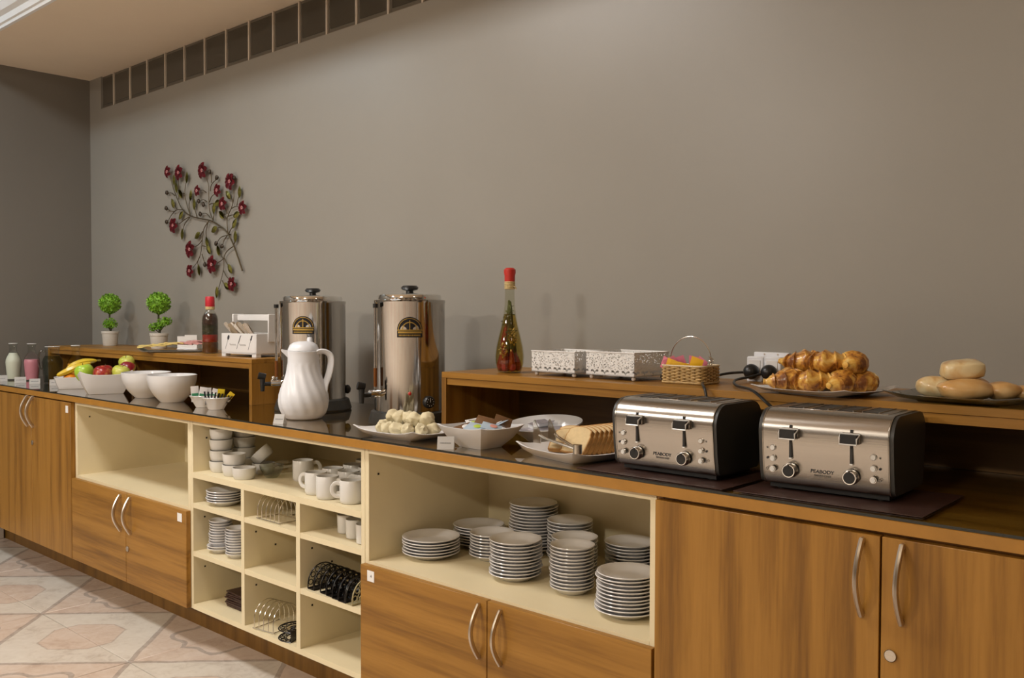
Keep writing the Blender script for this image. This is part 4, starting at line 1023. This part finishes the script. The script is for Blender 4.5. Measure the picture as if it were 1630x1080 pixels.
# ================================================================== toasters on their mats
MATM = mat('brown_vinyl', (.050, .022, .016), .45, var=.15, vscale=200, bmp=.15)
def placemat(label, x0, x1, y0, y1, rz):
    cx1, cy1 = (x0 + x1) / 2, (y0 + y1) / 2
    O('placemat', B(x0 - cx1, x1 - cx1, y0 - cy1, y1 - cy1, 0, .002, .0006), MATM, label=label, cat='placemat', loc=(cx1, cy1, ZT), rot=(0, 0, rz))
placemat('dark brown vinyl placemat under the left toaster', 4.225, 4.625, -.660, -.385, R(-1))
placemat('dark brown vinyl placemat under the right toaster', 4.642, 5.025, -.652, -.385, R(1.5))
SLOT = mat('slot_dark', (.02, .018, .015), .5); BTN = mat('button_white', (.72, .70, .66), .35)
def toaster(label, x, y, rz, cord_pts, plug_at, which):
    W2, D2, H = .139, .108, .172; z0 = .012
    t = E('toaster', label, 'toaster', (x, y, ZT + .0022), rz, 'four-slot toasters')
    pf = []
    def arc(cy1, cz1, r, a0, a1, n): return [(cy1 + r * math.cos(a0 + (a1 - a0) * k / n), cz1 + r * math.sin(a0 + (a1 - a0) * k / n)) for k in range(n + 1)]
    pf = arc(-D2 + .012 + .018, z0 + .018, .018, 1.35 * PI, PI, 5)[::1] + [(-D2 + .006, z0 + .05)] + arc(-D2 + .046, H - .046, .046, PI, PI / 2, 10) + arc(D2 - .046, H - .046, .046, PI / 2, 0, 8) + arc(D2 - .030, z0 + .018, .018, 0, -.35 * PI, 4)
    O('steel_wrap', prism(pf, 'x', -W2 + .008, W2 - .008), STEEL, t)
    cyc, czc = 0, (H + z0) / 2
    def off(d): return [(cyc + (a - cyc) * (1 + d), czc + (b2 - czc) * (1 + d)) for a, b2 in pf]
    for s in (-1, 1):
        O('end_panel', prism(off(-.012), 'x', s * (W2 - .008), s * W2), DARKP, t)
        O('steel_lip', tube([(s * (W2 - .009), a, b2) for a, b2 in pf], .0016, 5), STEEL, t)
    O('base', B(-W2 + .015, W2 - .015, -D2 + .03, D2 - .03, .004, z0 + .004), BLACK, t)
    for sx in (-1, 1):
        for sy in (-1, 1): O('foot', lathe([(0, 0), (.009, 0), (.010, .006), (0, .006)], 12, cx=sx * (W2 - .035), cy=sy * (D2 - .045)), BLACK, t)
    tp = O('slot_plate', B(-W2 + .024, W2 - .024, -D2 + .046, D2 - .046, H - .001, H + .0012, .0006), STEEL, t)
    for k in range(4):
        xc = -.078 + .052 * k
        s_ = O('bread_slot', B(xc - .0165, xc + .0165, -D2 + .052, D2 - .052, H + .0012, H + .0018), SLOT, t, smooth=False)
        bm = bm_new()
        for q in (-1, 1): box(bm, xc + q * .0165 - .001, xc + q * .0165 + .001, -D2 + .052, D2 - .052, H + .001, H + .003)
        for q in range(3): box(bm, xc - .0165, xc + .0165, -.036 + .036 * q - .0006, -.036 + .036 * q + .0006, H + .0014, H + .0022)
        O('slot_guard', bm, STEEL, s_, smooth=False)
    YFR = -D2 + .0005
    yf = lambda z: YFR + (.006 if z < .1 else .002)
    for k, xl in enumerate((-.068, .058)):
        O('lever_slot', B(xl - .0026, xl + .0026, -D2 - .0006, -D2 + .012, .074, .142), SLOT, t, smooth=False)
        lv = O('lever', prism([(xl - .016, .116), (xl + .016, .116), (xl + .016, .130), (xl + .0165, .134), (xl - .0165, .134), (xl - .016, .130)], 'y', -D2 - .020, -D2 - .002), BLACK, t)
        O('lever_trim', tube([(xl - .017, -D2 - .0205, .1145), (xl + .017, -D2 - .0205, .1145), (xl + .017, -D2 - .0205, .126), (xl + .0195, -D2 - .008, .1345), (xl - .0195, -D2 - .008, .1345), (xl - .017, -D2 - .0205, .126)], .0016, 6, closed=True), mat('bright_trim', (.78, .76, .72), .3, .2), lv)
        O('lever_base', B(xl - .018, xl + .018, -D2 - .006, -D2 - .001, .1140, .1365, .0015), STEEL, lv)
        kb = lathe([(.0155, 0), (.0150, .013), (.0135, .015), (.0118, .015)], 28); bmesh.ops.rotate(kb, verts=kb.verts, matrix=Matrix.Rotation(PI / 2, 3, 'X'))
        kn = O('browning_knob', kb, CHROME, t, loc=(xl, -D2 + .004, .047))
        kf = lathe([(.0118, .0148), (.0112, .0162), (0, .0165)], 24); bmesh.ops.rotate(kf, verts=kf.verts, matrix=Matrix.Rotation(PI / 2, 3, 'X')); O('knob_face', kf, BLACK, kn)
        O('knob_pointer', B(-.0015, .0015, -.0172, -.0150, .006, .0135), BLACK, kn, smooth=False)
        O('slot_end', B(xl - .003, xl + .003, -D2 - .0008, -D2 + .010, .071, .074), BTN, t, smooth=False)
    for s, xb in ((-1, -.107), (1, .101)):
        for k, zb in enumerate((.091, .0685, .046)):
            bt = lathe([(0, .0065), (.0048, .0065), (.0054, .005), (.0054, 0)], 18); bmesh.ops.rotate(bt, verts=bt.verts, matrix=Matrix.Rotation(PI / 2, 3, 'X'))
            bb = O('button', bt, BTN, t, loc=(xb, -D2 + .0045, zb))
            rg = lathe([(.0056, .004), (.0066, .004), (.0066, 0)], 18); bmesh.ops.rotate(rg, verts=rg.verts, matrix=Matrix.Rotation(PI / 2, 3, 'X')); O('button_ring', rg, CHROME, bb)
            bm = bm_new(); xi = xb + s * .0125
            if k == 2: tube([(xi + .0024 * math.cos(2 * PI * q / 12), -D2 + .0035, zb + .0024 * math.sin(2 * PI * q / 12)) for q in range(12)], .0006, 4, bm=bm, closed=True)
            else:
                for q in range(4): a = PI * q / 4; tube([(xi - .0026 * math.cos(a), -D2 + .0035, zb - .0026 * math.sin(a)), (xi + .0026 * math.cos(a), -D2 + .0035, zb + .0026 * math.sin(a))], .0006, 4, bm=bm)
            O('button_symbol', bm, PRN, t, smooth=False)
    text('brand_lettering', 'PEABODY', .0105, PRN, t, (-.004, -D2 + .0078, .0495), (PI / 2 + .18, 0, 0), 'dark printed maker name', .15, 1.05)
    text('brand_lettering', 'SMARTCHEF', .0062, mat('print_grey', (.16, .14, .12), .6), t, (-.003, -D2 + .0092, .0412), (PI / 2 + .18, 0, 0), 'fine printed model line', 0, 1.05)
    mw = Matrix.Translation((x, y, ZT + .0022)) @ Matrix.Rotation(rz, 4, 'Z'); inv = mw.inverted()
    pl = inv @ Vector(plug_at)
    cd = O('power_cord', tube([inv @ Vector(p) for p in smooth_path(cord_pts, 7)], .0036, 8), BLACK, t)
    O('plug', blob(.0215, .024, .0215, 3, loc=pl), BLACK, cd)
    return t
toaster('steel four-slot toaster on the left, next to the sliced bread', 4.442, -.513, R(0.5), [(4.357, -.066, 1.115), (4.322, -.10, 1.112), (4.305, -.16, 1.104), (4.335, -.26, 1.096), (4.39, -.355, 1.098), (4.42, -.392, 1.085), (4.43, -.385, 1.02), (4.44, -.362, .95)], (4.368, -.060, 1.117), 0)
toaster('steel four-slot toaster on the right, before the croissant plate', 4.808, -.489, R(3), [(4.412, -.066, 1.115), (4.392, -.11, 1.106), (4.385, -.18, 1.100), (4.45, -.29, 1.095), (4.54, -.378, 1.094), (4.60, -.398, 1.06), (4.68, -.375, .99), (4.74, -.330, .95)], (4.421, -.060, 1.117), 1)

# ================================================================== food plates on the counter
POTA = mat('floury_pastry', (.66, .58, .38), .75, var=.10, vscale=28, bmp=.2)
px, py = 3.498, -.560
dish('square white plate of pale floury pastry balls', px, py, R(0), .285, .215, .022, 'plate', 'square_plate', .66, .012)
rnd = random.Random(11); k = 0
names = ['at the left corner', 'at the front left', 'second along the front', 'third along the front', 'fourth along the front', 'at the front right', 'at the right end', 'behind on the left', 'behind, second from left', 'behind in the middle', 'behind on the right', 'on top at the left', 'on top, second from left', 'on top in the middle', 'on top, second from right', 'on top at the right']
pos = [(-.092, -.01, 0), (-.062, -.048, 0), (-.026, -.055, 0), (.012, -.052, 0), (.050, -.045, 0), (.082, -.02, 0), (.088, .02, 0), (-.06, .03, 0), (-.02, .045, 0), (.02, .045, 0), (.06, .04, 0), (-.064, -.004, 1), (-.03, -.006, 1), (.005, .0, 1), (.038, -.006, 1), (.07, .012, 1)]
for (u, v, lv), l in zip(pos, names):
    O('pastry_ball', blob(.0225 + rnd.uniform(-.003, .004), .0215 + rnd.uniform(-.003, .003), .0195, 3, .34, 9, k, power=.93), POTA, label='pale floury pastry ball ' + l + ' of the pile', cat='pastry', group='pastry balls on the square plate',
      loc=(px + u, py + v, ZT + .028 + .029 * lv), rot=(rnd.uniform(-.4, .4), rnd.uniform(-.4, .4), rnd.uniform(0, 3))); k += 1
# square bowl of sachets
qx, qy = 3.803, -.558
dish('square white bowl filled with jam and tea sachets', qx, qy, R(-2), .190, .178, .058, 'bowl', 'square_bowl', .50, .006)
def packet(label, u, v, z, rot, col, w_=.05, d=.036, col2=None):
    t = E('jam_packet', label, 'packet', (qx + u * .88, qy + v * .84, ZT + z), rot=tuple(R(a) for a in rot), group='packets in the square bowl')
    bm = bm_new(); n = 6; g = []
    for s in (1, -1): g.append([[bm.verts.new((-w_ / 2 + w_ * i / n, -d / 2 + d * j / n, s * (.0003 + .004 * math.sin(PI * i / n) * math.sin(PI * j / n)))) for j in range(n + 1)] for i in range(n + 1)])
    for a in g:
        for i in range(n):
            for j in range(n): bm.faces.new((a[i][j], a[i + 1][j], a[i + 1][j + 1], a[i][j + 1]))
    O('wrapper', bm, mat('wrap_%02d%02d%02d' % tuple(int(c * 99) for c in col), col, .25, coat=.3), t)
    if col2: O('print_patch', blob(w_ * .2, d * .24, .0012, 2, loc=(.006, 0, .0042)), mat('wrap_%02d%02d%02d' % tuple(int(c * 99) for c in col2), col2, .4), t)
BR, WHI, BLU, LIM = (.16, .08, .035), (.72, .70, .68), (.42, .52, .62), (.42, .55, .06)
for a in [('brown wrapped packet at the left of the bowl', -.045, -.02, .052, (10, -10, 20), BR), ('brown wrapped packet at the front left of the bowl', -.03, -.048, .054, (25, -15, 60), BR, .05, .036, WHI), ('white and green packet at the back left of the bowl', -.052, .02, .062, (10, 18, -30), WHI, .05, .036, LIM),
          ('white packet at the back of the bowl', -.015, .052, .066, (-15, 8, 10), WHI), ('brown packet standing in the middle of the bowl', .005, .015, .068, (40, 12, 25), BR, .055, .04), ('pale blue packet at the back right of the bowl', .048, .032, .066, (20, -10, -15), BLU, .055, .04, WHI),
          ('pale blue packet with lime print at the front of the bowl', .022, -.045, .060, (22, 6, 12), BLU, .06, .04, LIM), ('pale blue packet with pink print at the front right', .066, -.02, .062, (20, 14, 35), BLU, .055, .038, (.65, .28, .22)), ('dark packet upright at the right of the bowl', .062, .04, .072, (70, 20, 50), BR, .05, .03),
          ('brown packet low in the middle of the bowl', .0, -.01, .045, (5, 5, 0), BR, .06, .05), ('white packet low at the right of the bowl', .045, 0, .045, (0, 10, 40), WHI, .06, .045), ('silver-white packet on the back left rim', -.075, .045, .063, (0, -14, -40), WHI, .05, .03)]:
    packet(*a)
# oval dish of butter portions
ox, oy = 3.872, -.358
orz = facing(ox, oy) + .05
bm = lathe([(0, 0), (.50, 0), (.53, .004), (.72, .022), (1, .046), (.985, .049), (.70, .026), (.5, .010), (0, .009)], 48)
for v in bm.verts: v.co = Vector((v.co.x * .112, v.co.y * .068, v.co.z))
O('oval_dish', bm, CER, label='oval white dish of foil portions behind the sliced bread', cat='dish', loc=(ox, oy, ZT + .010), rot=(R(13), R(-4), orz))
FOIL = mat('grey_foil', (.50, .47, .50), .3, .35, var=.2, vscale=40)
c, s = math.cos(orz), math.sin(orz)
for i, (u, v, z, a, l) in enumerate([(-.060, -.006, .042, .3, 'leftmost'), (-.030, -.018, .042, -.2, 'second from the left'), (-.002, -.012, .043, .5, 'in the middle'), (.030, -.018, .046, .1, 'right of the middle'), (-.030, .016, .050, .9, 'at the back left'), (.006, .018, .052, -.4, 'at the back'), (-.012, .0, .062, .5, 'on top')]):
    t = E('butter_portion', 'grey foil butter portion %s in the oval dish' % l, 'butter', (ox + c * u - s * v, oy + s * u + c * v, ZT + z - .012 + u * .07 + v * .22), orz + a, 'butter portions', rot=(R(13), R(-4), orz + a))
    O('tub', prism([(-.015, -.012), (.015, -.012), (.017, .012), (-.017, .012)], 'z', 0, .010), WPLAS, t); O('foil_lid', B(-.020, .020, -.0155, .0155, .010, .0112, .0004), FOIL, t)
# bread plate, slices, tongs
lx, ly, lrz = 4.112, -.528, R(-15)
dish('long white plate of sliced bread with tongs', lx, ly, lrz, .268, .205, .024, 'plate', 'rectangular_plate', .72, .010)
CRUST = mat('bread_crust', (.42, .20, .045), .7, var=.25, vscale=50); CRUMB = mat('bread_crumb', (.66, .50, .27), .85, var=.08, vscale=60, bmp=.3)
def slice_bm():
    pts = [(-.046, 0), (.046, 0), (.049, .03), (.050, .062)]
    for k in range(9): a = PI * k / 8; pts.append((.046 * math.cos(a) * (1.06 if k in (1, 7) else 1), .068 + .026 * math.sin(a) ** .7 if math.sin(a) > 0 else .068))
    pts += [(-.050, .062), (-.049, .03)]
    return [(a * .90, b2 * .82) for a, b2 in pts]
def bread_slice(label, u, v, z, rot):
    c, s = math.cos(lrz), math.sin(lrz)
    t = E('bread_slice', label, 'bread slice', (lx + c * u - s * v, ly + s * u + c * v, ZT + z), rot=rot, group='bread slices on the long plate')
    pts = slice_bm(); O('crust', prism(pts, 'y', -.0058, .0058), CRUST, t)
    O('crumb', prism([(a * .93, .0030 + b2 * .935) for a, b2 in pts], 'y', -.0063, .0063), CRUMB, t, smooth=False)
o9 = ['first', 'second', 'third', 'fourth', 'fifth', 'sixth', 'seventh', 'eighth', 'ninth']
fz = facing(lx, ly)
yb = fz - .80; nb = Vector((math.sin(yb), -math.cos(yb), 0)); c_, s_ = math.cos(lrz), math.sin(lrz)
def at_plate(x, y): dx, dy = x - lx, y - ly; return (c_ * dx + s_ * dy, -s_ * dx + c_ * dy)
for i in range(9):
    p = Vector((4.122, -.545, 0)) - nb * (.0145 * i) + Vector((.003 * i, 0, 0))
    bread_slice('upright bread slice, %s from the tongs in the row' % o9[i], *at_plate(p.x, p.y), .012, (R(-32 + i * .6), 0, yb + .015 * i))
p = Vector((4.074, -.528, 0)); bread_slice('bread slice leaning back at the left end of the row', *at_plate(p.x, p.y), .012, (R(-50), 0, yb + .35))
p = Vector((4.062, -.498, 0)); bread_slice('bread slice behind the leaning one at the left end', *at_plate(p.x, p.y), .012, (R(-44), 0, yb + .30))
tg = E('serving_tongs', 'metal serving tongs lying on the edge of the bread plate', 'tongs', (lx + .015, ly - .078, ZT + .030), R(-24))
tg.scale = (1.3, 1.3, 1.3)
for k, off_ in enumerate((-.012, .016)):
    bm = tube(smooth_path([(.075, .002, .010), (.03, off_ * .5, .014), (-.03, off_, .018), (-.055, off_ * 1.2, .022)], 5), .0042, 8, flat=.55)
    arm = O('arm', bm, CHROME2, tg)
    O('paddle', prism([(-.052, .006), (-.052, .026), (-.080, .050), (-.086, .046), (-.086, .004)], 'y', off_ * 1.2 - .0009, off_ * 1.2 + .0009), CHROME2, arm)
O('hinge', tube([(.078, 0, .003), (.078, 0, .020)], .0085, 12), CHROME2, tg)

# ================================================================== crockery in the niches
def plate_mesh(r):
    p = [(0, .0), (r * .58, .0), (r * .60, .0018), (r * .66, .003), (r * .86, .0125), (r * .985, .0168), (r, .0182), (r * .99, .0198), (r * .965, .0196), (r * .82, .0150), (r * .66, .0062), (r * .4, .0044), (0, .0040)]
    return mesh_of('plate', lathe(p, 44), PLATE)
PM = {}
def stack(x, y, z, radii, where, group, dz=.0098, seed=0, cat='plate', name='plate'):
    rnd = random.Random(seed); n = len(radii); zz = z
    for i, r in enumerate(radii):
        if r not in PM: PM[r] = plate_mesh(r)
        k = n - 1 - i
        lab = 'white plate, topmost of the ' + where if k == 0 else 'white plate, %s from top of the %s' % (ORD[k] if k < 16 else 'sixteenth', where)
        O(name, PM[r], None, label=lab, cat=cat, group=group, loc=(x + rnd.uniform(-.0022, .0022), y + rnd.uniform(-.0022, .0022), zz), rot=(0, 0, rnd.uniform(0, 6)))
        zz += dz + (.003 if i + 1 < n and radii[i + 1] < r * .93 else 0)
G4 = 'plates in the wide niche'; Z4 = .5315
stack(3.528, -.492, Z4, [.0886] * 6, 'low wide stack beside the left panel', G4, seed=1, dz=.0092)
stack(3.545, -.300, Z4, [.082] * 7, 'wide stack in the left back corner', G4, seed=2, dz=.0088)
stack(3.683, -.384, Z4, [.070] * 3 + [.068] * 5, 'small stack behind the front middle stack', G4, seed=3, dz=.0090)
stack(3.873, -.486, Z4, [.0743] * 11, 'eleven-plate stack at the front middle', G4, seed=4, dz=.0094)
stack(3.712, -.226, Z4, [.0785] * 8 + [.0758] * 7, 'tallest stack against the back panel', G4, seed=5, dz=.0096)
stack(3.875, -.246, Z4, [.0690] * 12, 'stack right of the tallest one at the back', G4, seed=6, dz=.0098)
stack(3.985, -.362, Z4, [.0660] * 11, 'stack between the narrow stack and the back', G4, seed=7, dz=.0096)
stack(4.072, -.482, Z4, [.0600] * 13, 'narrow tall stack of small plates', G4, seed=8, dz=.0092)
stack(4.082, -.225, Z4, [.0743] * 9, 'stack behind the large right-hand stack', G4, seed=9, dz=.0092)
stack(4.285, -.530, Z4, [.0810] * 2 + [.0765] * 9, 'large stack nearest the right panel', G4, seed=10, dz=.0090)
stack(4.250, -.225, Z4, [.0750] * 10, 'half-hidden stack in the right back corner', G4, seed=11, dz=.0092)
stack(2.497, -.586, .5595, [.0680] * 5, 'low stack in the upper left pigeon-hole', 'saucers in the pigeon-holes', seed=12, dz=.0092)
stack(2.470, -.590, .3765, [.0500] * 2 + [.0425] * 9, 'tall saucer stack in the middle left pigeon-hole', 'saucers in the pigeon-holes', seed=13, dz=.0100)
stack(2.585, -.590, .3765, [.0425] * 10, 'saucer stack half hidden by the divider', 'saucers in the pigeon-holes', seed=14, dz=.0100)
# ramekins
ZM = .6765
def ramekin_mesh(r=.0425, h=.040): return mesh_of('ramekin', lathe([(0, 0), (r * .80, 0), (r * .86, .003), (r * .97, h * .5), (r, h), (r - .003, h + .0005), (r * .92, h * .5), (r * .78, .006), (0, .005)], 36), MUG)
RM = ramekin_mesh()
def ram(x, y, z, label, rot=(0, 0, 0)): O('ramekin', RM, None, label=label, cat='ramekin', group='white ramekins on the upper shelf', loc=(x, y, z), rot=rot)
for i in range(4): ram(2.448 + .001 * (i % 2) - .0022 * i, -.575 + .002 * i, ZM + .0403 * i, 'white ramekin, %s in the front left column' % ['bottom one', 'second up', 'third up', 'topmost'][i], (0, R(-2.2 if i == 3 else 0), 0))
for i in range(4): ram(2.440 + .001 * (i % 2), -.470, ZM + .0403 * i, 'white ramekin, %s in the rear left column' % ['bottom one', 'second up', 'third up', 'topmost'][i])
ram(2.562, -.588, ZM, 'white ramekin, lower of the front pair'); ram(2.563, -.587, ZM + .0403, 'white ramekin, upper of the front pair'); ram(2.648, -.598, ZM, 'single white ramekin standing in front of the pair')
ram(2.605, -.490, ZM, 'white ramekin under the tilted one'); ram(2.602, -.478, ZM + .052, 'white ramekin tipped on its side above another', (R(-10), R(-42), facing(2.6, -.48)))
bm = lathe([(0, 0), (.020, 0), (.030, .010), (.042, .034), (.0445, .046), (.043, .046), (.0405, .034), (.028, .012), (0, .004)], 36)
O('glass_bowl', bm, thin_glass('bowl_glass', (.80, .82, .78), 1.5, .02, 2.0), label='small clear glass bowl between the ramekins and mugs', cat='bowl', loc=(2.705, -.520, ZM))
# mugs
mug_body = mesh_of('cup', lathe([(0, 0), (.031, 0), (.0345, .003), (.0365, .012), (.0365, .072), (.0355, .0735), (.0340, .072), (.0335, .010), (0, .007)], 36), MUG)
mug_handle = mesh_of('handle', tube(smooth_path([(.034, 0, .060), (.050, 0, .062), (.060, 0, .050), (.060, 0, .034), (.051, 0, .022), (.034, 0, .020)], 5), .0052, 8, flat=1.3), MUG)
def mug(x, y, a, label, z=None):
    t = E('mug', label, 'mug', (x, y, z or ZM), a, 'white mugs on the upper shelf'); O('cup', mug_body, None, t); O('handle', mug_handle, None, t)
fm = facing(3.1, -.5)
mug(2.835, -.475, fm + .2, 'white mug standing apart from the others, handle to the right')
mug(3.070, -.588, fm + 2.6, 'white mug at the front left of the mug group')
mug(3.158, -.606, fm - .6, 'white mug at the very front of the mug group')
mug(3.272, -.598, fm + 3.0, 'white mug at the front right, handle to the left')
mug(3.352, -.560, fm + 1, 'white mug beside the right panel at the front')
row = ['second', 'third', 'fourth']; cl = ['left', 'middle', 'right', 'far right']
for j, y in enumerate((-.500, -.405, -.310)):
    for i in range(4):
        x = 3.045 + .086 * i + (.02 if j % 2 else 0) - .03 * j
        if x > 3.35: continue
        mug(x, y, fm + 1.3 * i + j, 'white mug at the %s of the %s row back' % (cl[i], row[j]))
for i, (x, y) in enumerate([(3.185, -.555), (3.262, -.580), (3.340, -.600)]):
    t = O('tumbler', lathe([(0, 0), (.022, 0), (.0255, .003), (.0275, .060), (.026, .061), (.024, .006), (0, .005)], 28), MUG, label='white handleless cup, %s in the upper right pigeon-hole' % ['leftmost', 'middle', 'rightmost'][i], cat='cup', group='handleless cups', loc=(x, y, .5595))
# wire toast racks
def toast_rack(label, x, y, z, n, w_, h, step, rz=0.0):
    t = E('toast_rack', label, 'toast rack', (x, y, z), rz, 'wire toast racks'); L = step * (n - 1)
    for k in range(n):
        xk = -L / 2 + step * k; pts = [(xk, -w_ / 2, .004)] + [(xk, -w_ / 2 * math.cos(PI * q / 12), .004 + h * .35 + (h * .65) * math.sin(PI * q / 12)) for q in range(13)] + [(xk, w_ / 2, .004)]
        O('wire_arch', tube(pts, .0016, 6), CHROME2, t)
    for s in (-1, 1): O('base_wire', tube([(-L / 2 - .008, s * w_ / 2, .003), (L / 2 + .008, s * w_ / 2, .003)], .002, 6), CHROME2, t)
    for s in (-1, 1): O('cross_wire', tube([(s * L / 2, -w_ / 2, .003), (s * L / 2, w_ / 2, .003)], .0016, 6), CHROME2, t)
toast_rack('wire toast rack at the front of the upper middle pigeon-hole', 2.868, -.598, .5595, 6, .085, .078, .026)
toast_rack('wire toast rack behind another in the upper middle pigeon-hole', 2.925, -.490, .5595, 7, .085, .080, .026)
toast_rack('large wire toast rack in the lower middle pigeon-hole', 2.838, -.590, .1755, 5, .115, .088, .024, R(8))
# filigree napkin holders
BLKM = mat('black_lacquer', (.012, .010, .009), .28, .2); LITM = mat('lit_pale_gold', (.42, .36, .20), .5, .3)  # pale gold carries the light falling on the last holder's side
def filigree(bm, xk, w_, h):
    tube([(xk, -w_ / 2 * math.cos(PI * q / 16), .003 + h * math.sin(PI * q / 16) ** .8) for q in range(17)], .0022, 6, bm=bm)
    tube([(xk, -w_ / 2, .003), (xk, w_ / 2, .003)], .0024, 6, bm=bm)
    tube([(xk, -w_ / 2 * .66 * math.cos(PI * q / 12), .003 + h * .64 * math.sin(PI * q / 12) ** .8) for q in range(13)], .0016, 5, bm=bm)
    for q in range(7):
        a = PI * (q + .5) / 7; cy1, cz1 = -w_ / 2 * .83 * math.cos(a), .003 + h * .82 * math.sin(a) ** .8
        tube([(xk, cy1 + .0085 * math.cos(2 * PI * i / 10), cz1 + .0085 * math.sin(2 * PI * i / 10)) for i in range(10)], .0016, 5, bm=bm, closed=True)
    for cy1, cz1, r in ((-.022, .016, .011), (0, .026, .013), (.022, .016, .011)):
        tube([(xk, cy1 + r * (1 - i / 20) * math.cos(.9 * i), cz1 + r * (1 - i / 20) * math.sin(.9 * i)) for i in range(17)], .0014, 5, bm=bm)
def napkin_holder(label, x, y, z, m2=None, rot=(0, 0, 0)):
    t = E('napkin_holder', label, 'napkin holder', (x, y, z), rot=rot, group='filigree napkin holders'); w_, h, g = .118, .072, .032
    bm = bm_new(); filigree(bm, -g / 2, w_, h); O('left_side', bm, BLKM, t)
    bm = bm_new(); filigree(bm, g / 2, w_, h); O('right_side', bm, m2 or BLKM, t)
    O('base', B(-g / 2, g / 2, -w_ / 2, w_ / 2, .0005, .0025), m2 or BLKM, t, smooth=False)
napkin_holder('black filigree napkin holder standing alone at the left', 3.118, -.585, .3765)
for i in range(4): napkin_holder('black filigree napkin holder, %s of the close row' % ['first', 'second', 'third', 'fourth'][i], 3.186 + .0365 * i, -.585 - .004 * i, .3765)
napkin_holder('filigree napkin holder with lit face painted pale gold, rightmost in the row', 3.334, -.598, .3765, LITM)
napkin_holder('black filigree napkin holder lying flat beside the toast rack', 2.985, -.592, .1925, None, (0, R(90), R(205)))
for i in range(9): O('folded_placemat', B(-.088, .088, -.058, .058, 0, .0062, .0022), MATM, label='folded dark placemat, %s from the top of the low pile' % ORD[8 - i] if i < 8 else 'folded dark placemat, topmost of the low pile', cat='placemat', group='folded placemats', loc=(2.585 + .004 * math.sin(i * 2.1), -.530 + .003 * math.cos(i * 1.7), .1755 + .0064 * i), rot=(0, 0, .05 * math.sin(i * 3)))
